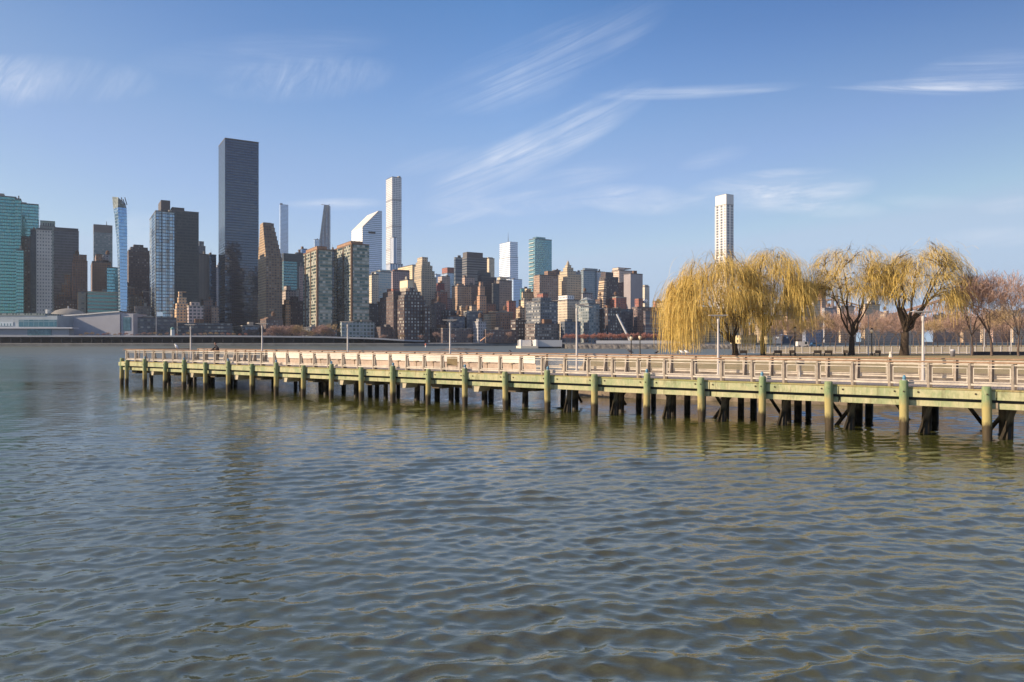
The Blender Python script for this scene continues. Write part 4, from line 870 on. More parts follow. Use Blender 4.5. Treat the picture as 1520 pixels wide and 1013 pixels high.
BB('beige tower with a stepped top rising just inside the willow crown', 1010, 1016, 1029, 417, 1200, 'tan', wall=(.42, .34, .28), tiers=[(SB, .1, .8, .1, .9, 411)])
BB('wide sunlit yellow slab with a dense window grid behind the willow strands', 976, 1012, 1062, 456, 880, 'gridlit', b=70, tiers=[(PH, .1, .4, .1, .7, 447)])
BB('second sunlit yellow slab further right behind the willow strands', 1040, 1056, 1110, 466, 900, 'gridlit')
r, a, b, top, M = AT('tall white gridded supertall with a blank white crown rising behind the willow', 1062, 1078, 1089, 304, 1150, facade((.74, .70, .64), (.16, .18, .22), 8.4, 4.2, .56, .74, .3, .3), roof=M_roofl, tiers=[('crown', .0, 1, .0, 1, 288, mat('white_crown', (.78, .76, .73), .7))])
for g in (0, .97): MB().box(-.5, -.01, b*g-.35, b*g+1.2, 0, top).build('pilaster', mat('white_crown', (.78, .76, .73)), r)
for z in (.2, .34, .48, .62, .76, .9): MB().box(-.4, -.02, .8, b*.96, top*z, top*z+1.6).build('band', mat('white_crown', (.78, .76, .73)), r)
# behind and between the trees
OT('broad black glass block seen between the two willow pairs', 1163, 1166, 1226, 419, 1200, 'blackglass', wall=(.04, .035, .03), glass=(.05, .055, .06))
BB('tan end wall strip on the right of the black glass block', 1219, 1220, 1226, 432, 1180, 'tan', wall=(.42, .26, .17), b=8)
BB('orange lit block with pale window bands between the willows', 1163, 1168, 1192, 466, 1000, facade((.52, .35, .22), (.25, .17, .12), 40, 5, 1.1, .5, .1, .1))
BB('white block highest in the cluster left of the second willow pair', 1203, 1208, 1218, 447, 1050, 'white', wall=(.70, .58, .42))
BB('white stepped block with square windows left of the white cluster', 1188, 1193, 1208, 457, 1040, 'white', wall=(.66, .56, .44), tiers=[(SB, .5, 1, .1, .9, 453)])
BB('blue shaded block in front of the white cluster', 1191, 1196, 1222, 470, 950, facade((.20, .22, .28), (.10, .12, .18), 5, 4, .4, .4, .2, .2))
BB('grey block with a tank right of the white cluster', 1220, 1224, 1240, 458, 1080, 'grey', tiers=[('water_tank', .5, 0, .4, 0, 450)])
BB('white cubic block on a tall tan base seen through the middle willow limbs', 1287, 1292, 1304, 441, 1000, 'white', wall=(.72, .64, .5), fl=60)
BB('tan block below the white cubic block behind the middle willow', 1278, 1284, 1306, 452, 980, 'tan', wall=(.50, .38, .25))
BB('pale tan block just left of the middle willow trunk', 1243, 1248, 1268, 455, 1050, 'sand')
BB('long low tan block behind the bare trees under the bridge', 1300, 1306, 1368, 476, 1000, 'tan', wall=(.45, .33, .24))
BB('cream block at the right edge of the picture above the bare trees', 1500, 1504, 1560, 462, 1050, 'cream', wall=(.62, .48, .34), tiers=[(SB, .2, .8, .2, .8, 457)])
BB('small brick block with a roof tank near the right edge above the bare trees', 1470, 1474, 1500, 474, 1050, 'pink', wall=(.42, .28, .22), tiers=[('water_tank', .5, 0, .5, 0, 465)])
BB('tan block rising between the fourth willow and the bare trees', 1425, 1430, 1455, 472, 1080, 'tan')
BB('dull brown block behind the bare trees right of the fourth willow', 1385, 1390, 1425, 468, 1250, 'brick')
BB('yellow arched facade seen between the first two willow trunks', 1096, 1100, 1124, 498, 420, facade((.55, .44, .24), (.16, .12, .08), 2.2, 2.8, .5, .6, .1, .3), b=8)
BB('narrow yellow arched house right of the second willow trunk', 1137, 1139, 1147, 499, 420, facade((.55, .44, .24), (.16, .12, .08), 2.2, 2.8, .5, .6, .1, .3), b=6)
BB('dark blue chapel like house with one pale window', 1158, 1161, 1178, 500, 440, facade((.06, .075, .11), (.5, .55, .6), 9, 9, .18, .3, 0, 0), tiers=[('pyramid', .0, 1, 0, 1, 496)], b=8)
# midtown filler between and behind the named towers: small sunlit and shaded houses
FILL = [
 (640,662,452,900,'dark','dark shaded block right of the glinting prewar block'),(655,680,462,850,'prewar','shaded block with pale window bands left of the fourth pier lamp'),
 (664,690,470,820,'darkgrey','dark low block directly behind the fourth pier lamp'),(688,716,463,830,'darkgrey','blue shaded block right of the fourth pier lamp head'),
 (702,722,478,800,'grey','pale grey low block in shade, right of the fourth pier lamp'),(718,748,466,880,'tan','orange lit low block among rooftops left of the brown lit cluster'),
 (736,762,464,860,'brick','brown block with lit roof edge among the low rooftops'),(758,790,476,830,'prewar','brown shaded block with rows of pale windows left of the granite monument'),
 (752,766,448,950,'red','small red brick tower with sunlit side among the rooftops'),(766,780,458,930,'sand','sunlit sand coloured house left of the grey shaded glass block'),
 (780,800,456,900,'dark','dark block with a lit roof hut beside the grey shaded glass block'),(696,712,455,930,'sand','bright cream house low among the rooftops left of the orange brick tower'),
 (682,692,456,940,'tan','small orange lit gable beside the bright cream house'),(770,790,446,1000,'cream','wide sunlit cream block below the teal balcony tower'),
 (636,660,446,1050,'brick','brown block behind the glinting prewar block on its right'),(712,736,452,960,'brick','brown rooftop block right of the orange stepped brick tower'),
 (735,756,440,1080,'dark','dark brown block under the cream topped brown tower'),(648,676,444,1090,'pink','dull pink block below the dark red slab'),
 (186,200,428,940,'brick','brown block with lit corner just right of the blue needle'),(206,226,434,900,'dark','dark block with an orange lit roof left of the bright glass slab'),
 (200,214,446,860,'tan','small terrace of sunlit roofs right of the blue needle foot'),(318,332,398,1400,'grey','far grey sliver just left of the black slab'),
 (440,456,430,1000,'dark','dark block at the lower left of the left twin slab'),(596,612,424,1150,'pink','pink block showing above the prewar blocks'),
 (622,650,432,1200,'grey','grey block behind the cream stepped tower foot'),(700,716,440,1080,'dark','dark brown tower foot left of the orange stepped tower'),
 (862,880,436,1080,'grey','grey green block below the curved glass tower'),(884,902,446,1000,'dark','dark block below the sunlit terraces'),
 (905,930,442,1000,'red','maroon block above the dark gridded block'),(812,830,432,1050,'cream','cream block below the pale banded brick tower'),
 (1228,1246,462,1100,'pink','pink block left of the pale tan block by the middle willow'),(1306,1330,466,1150,'sand','sand block behind the upper limbs of the middle willow'),
 (1340,1372,470,1200,'tan','tan block behind the thick willow trunk'),(1455,1474,476,1150,'sand','small sand block above the rightmost bare trees'),
 (1120,1150,470,1050,'sand','sunlit sand block behind the second willow'),(1146,1170,452,1300,'grey','grey block left of the broad black glass block'),
 (832,862,478,800,'darkgrey','dark shaded low block at the foot of the rounded cream tower'),(226,262,458,820,'darkgrey','dark base block under the bright glass slab'),
 (384,420,474,800,'dark','dark low block at the foot of the gabled brown tower'),(448,500,486,780,'darkgrey','dark low podium under the left twin slab'),
 (1100,1165,484,1500,'tan','long tan row of houses behind the second willow'),(1160,1240,488,1400,'grey','long grey row of houses behind the park fence left of the third willow'),
 (1236,1330,486,1450,'sand','long sand coloured row of houses behind the third willow'),(1326,1420,485,1420,'brick','long brown row of houses behind the fourth willow'),
 (1416,1600,486,1380,'pink','long pinkish row of houses behind the bare trees at the right'),
 (345,384,484,790,'blackglass','low black block at the foot of the tallest black slab'),(636,700,488,790,'dark','long dark low block along the river road under the fourth pier lamp'),
 (700,770,490,800,'dark','long dark low block left of the granite monument'),(545,600,486,795,'dark','low dark block beside the right twin slab podium')]
for i, (x0, x1, yt, Yv, st_, lb) in enumerate(FILL):
    rr = random.Random(i*7+1); w_ = x1-x0
    tr = []
    if w_ < 40 and yt < 480:
        if rr.random() < .6: tr.append((PH, .2, .2+rr.uniform(.2, .5), .2, .7, yt-rr.uniform(2, 5)))
        if rr.random() < .5: tr.append(('water_tank', rr.uniform(.2, .8), 0, rr.uniform(.2, .8), 0, 0))
    c0 = ST[st_]['wall']; f_ = rr.uniform(.8, 1.2)
    BB(lb, x0, x0+w_*rr.uniform(.15, .4), x1, yt, Yv, st_, tiers=tr, wall=tuple(min(.8, c*f_) for c in c0), bay=rr.uniform(2.6, 4), roof=rr.choice([M_roof, M_roofl, M_roofb]))

# ------------------------------------------------------------------ river edge of the far shore
ZR = [(-900, 9), (350, 9), (480, 8.3), (560, 6.8), (610, 4.8), (700, 4.0), (2600, 4.0)]
def zroad(px):
    for (p0, z0), (p1, z1) in zip(ZR, ZR[1:]):
        if px <= p1: return z0+(z1-z0)*(px-p0)/(p1-p0)
pts = [(p, shore(p)) for p in range(-300, 901, 15)]
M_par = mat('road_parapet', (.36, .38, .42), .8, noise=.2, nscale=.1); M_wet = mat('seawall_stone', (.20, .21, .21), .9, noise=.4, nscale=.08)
v = empty('elevated_road'); tag(v, 'elevated riverside road on a dark open arcade along the far shore', 'elevated road')
dk, pr, bk, col = MB(), MB(), MB(), MB()
for (pa_, a), (pb_, b) in zip(pts, pts[1:]):
    za, zb_ = zroad(pa_), zroad(pb_)
    if pa_ > 620: break
    o14 = Vector((0, 13, 0)); o3 = Vector((0, .4, 0)); o11 = Vector((0, 12, 0))
    def quadbox(m, a0, b0, a1, b1, la, lb, ha, hb):
        A0, B0, A1, B1 = [Vector(q) for q in (a0, b0, a1, b1)]
        lo = [Vector((A0.x, A0.y, la)), Vector((B0.x, B0.y, lb)), Vector((B1.x, B1.y, lb)), Vector((A1.x, A1.y, la))]
        hi = [Vector((A0.x, A0.y, ha)), Vector((B0.x, B0.y, hb)), Vector((B1.x, B1.y, hb)), Vector((A1.x, A1.y, ha))]
        m.face(lo[::-1]); m.face(hi)
        for i in (0, 2): j = (i+1) % 4; m.face([lo[i], lo[j], hi[j], hi[i]])
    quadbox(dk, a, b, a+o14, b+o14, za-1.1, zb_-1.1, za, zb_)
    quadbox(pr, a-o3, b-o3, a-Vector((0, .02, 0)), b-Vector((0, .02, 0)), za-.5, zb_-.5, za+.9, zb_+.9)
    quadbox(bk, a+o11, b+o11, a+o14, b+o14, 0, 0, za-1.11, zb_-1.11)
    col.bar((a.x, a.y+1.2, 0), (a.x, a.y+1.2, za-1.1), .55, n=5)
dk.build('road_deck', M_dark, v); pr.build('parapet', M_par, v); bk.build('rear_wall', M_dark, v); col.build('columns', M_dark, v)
sw = MB()
for (pa_, a), (pb_, b) in zip([(p, shore(p)) for p in range(-900, 2600, 100)], [(p, shore(p)) for p in range(-800, 2700, 100)]):
    d0 = Vector((0, -2.5, 0)); sw.face([a+d0+Vector((0, 0, -1)), b+d0+Vector((0, 0, -1)), b+d0+Vector((0, 0, 2.2)), a+d0+Vector((0, 0, 2.2))])
    d1 = Vector((0, 3.2, .0)); sw.face([a+d0+Vector((0, 0, 2.2)), b+d0+Vector((0, 0, 2.2)), b+d1+Vector((0, 0, 3.0)), a+d1+Vector((0, 0, 3.0))])
o = sw.build('seawall', M_wet); tag(o, 'low grey stone seawall along the far waterline', 'seawall')

# --- long white hall with a curved roofline, dome, glass river front
Yh = 762; M_hall = mat('hall_stone', (.44, .44, .47), .8, noise=.12, nscale=.08); M_tealw = mat('teal_window', (.04, .10, .13), .15, metal=.3, nscale=.3, col2=(.12, .22, .26))
Cp = wp(60, Yh); r = empty('assembly_hall', (Cp.x, Cp.y, 3)); tag(r, 'long low white hall whose curved roofline sweeps up to the right', 'hall'); k = Yh/F
prof = [(0, 470.5), (20, 470.2), (45, 469.2), (70, 467.5), (95, 465.2), (118, 463.6)]
mb = MB(); P_ = [(x*k, zat(y, Yh)-3) for x, y in prof]
mb.face([(P_[0][0], 0, 0), (P_[-1][0], 0, 0)]+[(x, 0, z) for x, z in reversed(P_)])
mb.face([(P_[0][0], 38, 0)]+[(x, 38, z) for x, z in P_]+[(P_[-1][0], 38, 0)])
mb.face([(P_[-1][0], 0, 0), (P_[-1][0], 38, 0), (P_[-1][0], 38, P_[-1][1]), (P_[-1][0], 0, P_[-1][1])])
mb.face([(0, 38, 0), (0, 0, 0), (0, 0, P_[0][1]), (0, 38, P_[0][1])])
mb.build('wall', M_hall, r)
mb = MB()
for (x0, z0), (x1, z1) in zip(P_, P_[1:]):
    mb.face([(x0, -1, z0+1.2), (x1, -1, z1+1.2), (x1, 38, z1+1.2), (x0, 38, z0+1.2)]); mb.face([(x0, -1, z0), (x1, -1, z1), (x1, -1, z1+1.2), (x0, -1, z0+1.2)])
mb.build('roof', mat('hall_roof', (.66, .64, .60), .6), r)
x0, x1 = 119*k, 137*k; ze = zat(466, Yh)-3
MB().box(x0, x1, 1, 30, 0, ze).build('end_block', M_hall, r)
MB().box(x0+3*k, x1-4*k, .7, .98, zat(491, Yh)-3, zat(471, Yh)-3).build('window', M_tealw, r)
mb = MB(); mb.lathe([(19, 0), (18.4, 2.5), (16, 5), (12, 7.4), (7, 9), (2, 9.8), (.4, 9.9)], 24*k, 20, 22, 1.0, .9)
for i in range(len(mb.v)): mb.v[i] = (mb.v[i][0], mb.v[i][1], mb.v[i][2]+zat(471, Yh)-3)
mb.build('dome', mat('dome_grey', (.26, .25, .23), .8, noise=.2, nscale=.3), r, True)
mb = MB(); mb.bar((24*k, 20, zat(457, Yh)-3), (24*k, 20, zat(453, Yh)-3), .6, n=6); mb.build('finial', M_hall, r)
MB().box(0*k, 3*k, 8, 12, zat(471, Yh)-3, zat(459, Yh)-3).build('chimney', mat('white_fin', (.7, .68, .64)), r)
Yl = 735; k = Yl/F; Cp = wp(-40, Yl); r = empty('conference_building', (Cp.x, Cp.y, 3)); tag(r, 'low grey blue conference building with a long glass band and terrace at the left edge', 'conference building')
Z = lambda y: zat(y, Yl)-3
MB().box(0, 125*k, 0, 40, 0, Z(469)).build('wall', mat('conf_wall', (.36, .42, .46), .7, noise=.25, nscale=.1), r)
MB().box(-.5, 107*k, -.5, 40.5, Z(468.9), Z(465.5)).build('roof', facade((.18, .22, .22), (.06, .08, .08), 3, 3, .5, .6), r)
MB().box(68*k, 124.5*k, -.4, -.03, Z(485), Z(475)).build('window', [facade((.10, .16, .19), (.06, .16, .20), 5, 7, .9, .9, .6, .3)], r)
MB().box(0, 60*k, -.4, -.03, Z(484), Z(478)).build('window', facade((.38, .44, .48), (.12, .2, .24), 3, 4, .5, .6, .3, .6), r)
MB().box(-1, 158*k, -12, -.45, Z(488.2), Z(486.6)).build('terrace', mat('terrace_white', (.62, .64, .68), .6), r)
MB().box(0, 150*k, -9, -.5, 0, Z(488.4)).build('lower_wall', mat('conf_lower', (.30, .33, .37), .8), r)
MB().box(90*k, 125*k, -9.4, -9.02, Z(498), Z(489)).build('window', M_tealw, r)
# white gate house, flagpole
Cp = wp(254, 700); r = empty('gate_house', (Cp.x, Cp.y+3, 8.9)); tag(r, 'tiny white shaft with a green domed cap beside the far road', 'gate house')
MB().lathe([(2.0, 0), (1.9, 6.5), (2.3, 6.8)], n=8).build('shaft', mat('gate_white', (.7, .7, .66)), r); MB().lathe([(2.4, 6.82), (1.8, 8.2), (.3, 9.3)], n=8).build('cap', mat('gate_green', (.12, .26, .24)), r)
Cp = wp(232, 735); r = empty('flagpole', (Cp.x, Cp.y, 3)); tag(r, 'white flagpole with a pale blue flag before the bright glass slab', 'flagpole')
mb = MB(); mb.bar((0, 0, 0), (0, 0, 31), .3, .2); mb.build('pole', M_hall, r); MB().box(.3, 6.5, -.05, .05, 26.5, 30.5).build('flag', mat('flag_blue', (.45, .6, .75)), r)

# ------------------------------------------------------------------ small island with granite monument
M_gran = mat('granite', (.60, .60, .60), .7, noise=.08, nscale=.2); M_rock = mat('embankment_rock', (.22, .20, .18), .95, nscale=.3, col2=(.06, .06, .06))
isl = [wp(768, 480), wp(836, 479), wp(841, 440), wp(1120, 415), wp(1120, 520), wp(830, 560), wp(770, 500)]
mb = MB(); mb.face([(p.x, p.y, 2.6) for p in isl]); g = mb.build('island', mat('island_lawn', (.16, .17, .16), .9, noise=.3, nscale=.1)); tag(g, kind='structure')
mb = MB(); n_ = 90
for (A_, B_) in ((isl[0], isl[1]), (isl[1], isl[2]), (isl[2], isl[3]), (isl[6], isl[0])):
    rr = random.Random(int(A_.x)); prev = None
    for i in range(n_+1):
        p = A_.lerp(B_, i/n_); row = [Vector((p.x, p.y+.01, 2.6)), Vector((p.x, p.y-1.5-rr.random(), 1.4+rr.random()*.5)), Vector((p.x, p.y-4, -.6))]
        if prev:
            for q in range(2): mb.face([prev[q], prev[q+1], row[q+1], row[q]])
        prev = row
g = mb.build('embankment', M_rock); tag(g, 'pale and dark rock embankment round the small island', 'embankment', kind='structure')
Ym = 455; k = Ym/F; Cp = wp(773, Ym); r = empty('monument', (Cp.x, Cp.y, 0), (0, 0, R(7))); tag(r, 'white granite monument with an open room at the tip of the island', 'monument')
Z = lambda y: zat(y, Ym)
MB().box(0, 26*k, 0, 22, -.5, Z(514)).build('plinth', mat('granite_warm', (.74, .66, .52), .7), r)
MB().box(0, 2.4*k, 0, 7, Z(514)+.003, Z(504.3)).build('wall', M_gran, r); MB().box(23*k, 25.6*k, 0, 7, Z(514)+.003, Z(504.3)).build('wall', M_gran, r)
MB().box(2.5*k, 22.9*k, 20, 22, Z(514)+.003, Z(505)).build('rear_wall', M_gran, r)
MB().box(26*k, 63*k, 1.5, 24, -.5, Z(505)).build('block', M_gran, r)
MB().box(27*k, 62*k, 1.1, 1.48, -.5, 1.0).build('tide_band', M_dark, r)
mb = MB(); a, b = wp(885, 445, 3), wp(1010, 430, 3)
o = MB().box(0, (b-a).length, 0, .5, 0, 1.8).build('parapet_wall', mat('parapet_grey', (.30, .32, .36), .8)); o.location = a; o.rotation_euler = (0, 0, math.atan2(b.y-a.y, b.x-a.x)); tag(o, 'long low grey parapet below the reddish trees on the island', 'parapet')
o = MB().bar((0, 0, 0), (-12.5, 0, 25), 1.1, .9, n=4).build('slanted_beam', mat('beam_pale', (.50, .50, .52), .6)); p = wp(937, 640); o.location = (p.x, p.y, 3); tag(o, 'pale slanted boom rising leftwards above the reddish trees', 'boom')
# channel marker, reef
p = wp(632, 560); r = empty('channel_marker', (p.x, p.y, -.2)); tag(r, 'small red and white channel marker standing in the water left of the dark reef', 'marker')
MB().lathe([(.6, 0), (.5, 1.6)], n=8).build('base', mat('marker_white', (.7, .66, .62)), r); MB().lathe([(.8, 1.6), (.8, 2.4), (.3, 3.0)], n=8).build('head', mat('marker_red', (.5, .16, .10)), r)
mb = MB(); rr = random.Random(4)
mb.lathe([(16, -.5), (13, .25), (8, .6), (3, .9), (.5, 1.0)], 0, 0, 24, 1, .35)
for i, q in enumerate(mb.v): mb.v[i] = (q[0]*rr.uniform(.85, 1.1), q[1]*rr.uniform(.8, 1.1), q[2]+(rr.uniform(-.15, .15) if q[2] > 0 else 0))
o = mb.build('reef', M_rock, loc=wp(680, 360)); tag(o, 'low dark reef just above the water behind the fourth pier lamp', 'reef')
o = MB().bar((0, 0, 0), (5, 0, 4), .8, .6, n=4).build('ramp', mat('ramp_orange', (.6, .33, .2))); o.location = wp(713, 770, 4.5); tag(o, 'small orange slanted ramp on the shaded far shore', 'ramp')

# ------------------------------------------------------------------ cantilever bridge beyond the trees
br = empty('cantilever_bridge'); tag(br, 'long steel cantilever bridge with twin spired towers behind the bare trees', 'bridge')
M_br = mat('bridge_steel', (.50, .34, .26), .8, noise=.25, nscale=.05); M_brd = mat('bridge_dark', (.16, .13, .14), .8)
Yb = 1450
def bp(px, py, dy=0): return Vector(((px-CX)/F*Yb, Yb+dy, zat(py, Yb)))
def top_y(px):
    d = min(abs(px-t) for t in (1239, 1410, 1600)); return 443+min(d*.30, 25) if d < 84 else 468
for dy in (0, 25):
    mb = MB(); xs = list(range(1190, 1700, 9))
    for i, (p, q) in enumerate(zip(xs, xs[1:])):
        mb.bar(bp(p, top_y(p), dy), bp(q, top_y(q), dy), 1.5, n=4); mb.bar(bp(p, 476, dy), bp(q, 476, dy), 1.7, n=4)
        mb.bar(bp(p, 476, dy), bp(p, top_y(p), dy), .9, n=4); mb.bar(bp(p, 476, dy) if i % 2 else bp(p, top_y(p), dy), bp(q, top_y(q), dy) if i % 2 else bp(q, 476, dy), 1.0, n=4)
    mb.build('truss', M_br, br)
a, b = bp(1190, 478), bp(1700, 478)
MB().box(a.x, b.x, Yb+2, Yb+23, zat(478, Yb), zat(471, Yb)).build('deck', M_br, br)
for t in (1239, 1410, 1600):
    for dx in (-4, 4):
        mb = MB(); mb.bar(bp(t+dx, 505), bp(t+dx*.8, 440), 2.6, 2.2, n=4); mb.lathe([(3, 0), (2.4, 5), (.8, 8), (.3, 14)], bp(t+dx*.8, 440).x, Yb, 6)
        for i in range(len(mb.v)-24, len(mb.v)): mb.v[i] = (mb.v[i][0], mb.v[i][1], mb.v[i][2]+zat(441, Yb))
        mb.build('tower_leg', M_brd, br)
    mb = MB(); [mb.bar(bp(t-4, y), bp(t+4, y), 1.4, n=4) for y in (446, 456, 466)]; mb.build('tower_brace', M_brd, br)
    MB().box(bp(t-7, 0).x, bp(t+7, 0).x, Yb-3, Yb+30, 0, zat(482, Yb)).build('masonry_pier', mat('masonry', (.40, .30, .22), .9), br)

# ------------------------------------------------------------------ trees
M_bark = mat('willow_bark', (.12, .085, .055), .95, nscale=6, col2=(.05, .035, .025)); M_bark2 = mat('grey_bark', (.17, .125, .10), .95, nscale=6, col2=(.09, .065, .055))
def strand_mat(name, c1, c2, c3, sc=.55):
    m = bpy.data.materials.new(name); m.use_nodes = True; T = m.node_tree; b = T.nodes['Principled BSDF']; pset(b, rough=.7, spec=.2)
    t = mk(T, 'ShaderNodeNewGeometry'); n = mk(T, 'ShaderNodeTexNoise', {'Vector': t.outputs['Position'], 'Scale': sc, 'Detail': 3.0})
    n2 = mk(T, 'ShaderNodeTexNoise', {'Vector': t.outputs['Position'], 'Scale': 4.0, 'Detail': 2.0})
    a = mk(T, 'ShaderNodeMix', {0: m_(T, 'MULTIPLY', m_(T, 'SUBTRACT', n.outputs[0], .38), 4, clamp=True), 6: (*c1, 1), 7: (*c2, 1)}, data_type='RGBA')
    c = mk(T, 'ShaderNodeMix', {0: m_(T, 'MULTIPLY', m_(T, 'SUBTRACT', n2.outputs[0], .45), 3, clamp=True), 6: a.outputs[2], 7: (*c3, 1)}, data_type='RGBA')
    T.links.new(c.outputs[2], b.inputs['Base Color']); return m
M_str = strand_mat('willow_strands', (.72, .51, .15), (.58, .40, .10), (.44, .36, .12))
M_twig = strand_mat('red_twigs', (.40, .27, .22), (.46, .32, .26), (.28, .19, .16)); M_twig2 = strand_mat('tan_twigs', (.42, .30, .18), (.48, .36, .18), (.28, .19, .13))
def willow(lb, px, Y, trunk_h, trunk_r, env, nlimb, nclump, nstr, dl, seed, lean=0, extra=()):
    """trunk, main limbs fanned into the crown, branches to clumps on the crown's outer shell, hanging strands from each clump"""
    rr = random.Random(seed); r = empty('weeping_willow', wp(px, Y, 1.9)); tag(r, lb, 'willow tree')
    cx, cz, rx, ry, rz = env; tr = MB(); st = MB(); fork = Vector((lean*trunk_h, 0, trunk_h))
    tr.tube([Vector((0, 0, 0)), Vector((lean*.3*trunk_h, 0, trunk_h*.4)), fork], [trunk_r*1.25, trunk_r, trunk_r*.9], 9)
    def curve(a, b, n, sag, wob):
        out = []
        for i in range(n+1):
            t = i/n; p = a.lerp(b, t)+Vector((0, 0, sag*math.sin(t*math.pi)*(b-a).length))
            if 0 < i < n: p += Vector((rr.gauss(0, wob), rr.gauss(0, wob), rr.gauss(0, wob)))
            out.append(p)
        return out
    limbs = []
    for i in range(nlimb):
        t = 6.28*i/nlimb+rr.uniform(-.3, .3); f = rr.uniform(.45, .78)
        e = Vector((cx+rx*f*math.cos(t), ry*f*math.sin(t), cz+rz*rr.uniform(.0, .55)))
        c = curve(fork, e, 7, -.05, .22); R_ = trunk_r*rr.uniform(.26, .44); tr.tube(c, [R_*(1-.72*k/7) for k in range(8)], 6); limbs.append(c)
    cl = []
    for i in range(nclump):
        t = rr.uniform(0, 6.28); v = rr.uniform(-.35, 1.0); k = rr.uniform(.62, 1.08); hr = math.sqrt(max(0, 1-max(v, 0)**2))
        cl.append((Vector((cx+rx*k*hr*math.cos(t), ry*k*hr*math.sin(t), cz+rz*k*v)), 1.0))
    cl += [(Vector(e[:3]), e[3]) for e in extra]
    for c, kl in cl:
        best = min(((p-c).length+(2 if p.z > c.z else 0)*1.0, li, j) for li, l in enumerate(limbs) for j, p in enumerate(l) if j > 1)
        p0_ = limbs[best[1]][best[2]]; L_ = (c-p0_).length
        br_ = curve(p0_, c, 5, .07, .10); tr.tube(br_, [max(.022, .045+.006*L_)*(1-.6*k/5) for k in range(6)], 4)
        for k in range(3):
            e = c+Vector((rr.gauss(0, .9), rr.gauss(0, .9), rr.gauss(.1, .5))); tr.tube(curve(br_[3+rr.randint(0, 1)], e, 3, .08, .05), [.028, .022, .016, .010], 3)
        out_d = Vector((c.x-cx, c.y, 0)); out_d = out_d.normalized() if out_d.length > .1 else Vector((1, 0, 0))
        m = int(nstr/len(cl)*rr.uniform(.45, 1.5)*(2.2 if kl > 1.5 else 1)); ll = dl(c, rr)*kl
        for i in range(m):
            src = c if rr.random() < .7 else br_[rr.choice([3, 4])]
            q = src+Vector((rr.gauss(0, .62), rr.gauss(0, .62), rr.gauss(.1, .32))); a = rr.uniform(0, 6.28)
            d0 = (out_d*rr.uniform(.2, .9)+Vector((math.cos(a), math.sin(a), 0))*.7+Vector((0, 0, rr.uniform(-.1, .5)))).normalized()
            n = int(max(.7, rr.gauss(1, .30)*ll)/.42)+2; pts_ = [q.copy()]
            for j in range(n):
                d0 = (d0+Vector((rr.gauss(0, .05), rr.gauss(0, .05), -.36))).normalized(); q = q+d0*.42
                if q.z < .3: break
                pts_.append(q.copy())
            if len(pts_) > 1: b = rr.uniform(0, 3.14); st.ribbon(pts_, rr.uniform(.010, .021), Vector((math.cos(b), math.sin(b), 0)))
    tr.build('trunk', M_bark, r, True); st.build('crown', M_str, r); return r
willow('largest willow, its golden strands trailing to the water on the left', 1092, 113, 1.9, .46, (-2.8, 8.0, 7.7, 6.2, 7.6), 10, 96, 7800, lambda c, rr: (5.5 if c.x < -7 else 3.6 if c.x < -3 else 2.2)*rr.uniform(.7, 1.3), 11, -.1)
willow('golden willow with a slim leaning trunk, second from the left', 1133, 114, 2.8, .34, (1.2, 10.1, 5.2, 5.0, 6.4), 7, 66, 5400, lambda c, rr: rr.choice([1.6, 2.2, 4.2]), 23, -.06, extra=((4.0, -2, 7.0, 1.6), (-1.8, -2.5, 7.0, 1.6), (2.6, -3, 6.2, 1.4)))
willow('sparse willow with bare forking dark limbs, third from the left', 1264, 115, 3.0, .42, (.3, 11.2, 6.3, 5.2, 5.7), 9, 112, 5400, lambda c, rr: rr.uniform(.9, 2.0), 37, .02)
willow('willow with the thickest dark trunk and one dense hanging clump, fourth from the left', 1342, 112, 3.6, .60, (2.4, 10.9, 6.5, 5.4, 6.0), 10, 118, 5800, lambda c, rr: rr.uniform(.9, 2.0), 41, .03, extra=((4.8, -2.5, 9.0, 1.7), (5.6, -2.2, 9.2, 1.7), (5.2, -3, 9.6, 1.6)))
def bare_tree_mesh(seed, h, twigm, levels=6, tk=1.0):
    rr = random.Random(seed); tr = MB(); tw = MB()
    def grow(p, d, L, rad, lev):
        n = 3; q = p; dd = d; pts_ = [p]; rs = [rad]
        for i in range(n):
            dd = (dd+Vector((rr.gauss(0, .10), rr.gauss(0, .10), .05))).normalized(); q = q+dd*L/n; pts_.append(q); rs.append(rad*(1-.4*(i+1)/n))
        if lev < 4: tr.tube(pts_, rs, 5)
        else:
            b = rr.uniform(0, 3.14); tw.ribbon(pts_, max(.012, rs[0])*tk, Vector((math.cos(b), math.sin(b), 0)))
        if lev >= levels: return
        for i in range(rr.choice([3, 4]) if lev else 6):
            t = rr.uniform(0, 6.28); e1 = dd.cross(Vector((0, 0, 1)) if abs(dd.z) < .95 else Vector((1, 0, 0))).normalized(); e2 = dd.cross(e1); sp_ = rr.uniform(.3, .75)
            nd = dd*math.cos(sp_)+(e1*math.cos(t)+e2*math.sin(t))*math.sin(sp_); nd.z = max(nd.z, -.05); nd.normalize()
            grow(pts_[rr.choice([2, 3, 3])] if lev else pts_[3], nd, L*rr.uniform(.6, .85) if lev else h*.26, rs[-1]*.62, lev+1)
    grow(Vector((0, 0, 0)), Vector((0, 0, 1)), h*.26, h*.016, 0)
    return tr, tw
protos = []
M_twig3 = strand_mat('pinkish_red_twigs', (.42, .20, .16), (.50, .26, .20), (.28, .13, .11), .3)
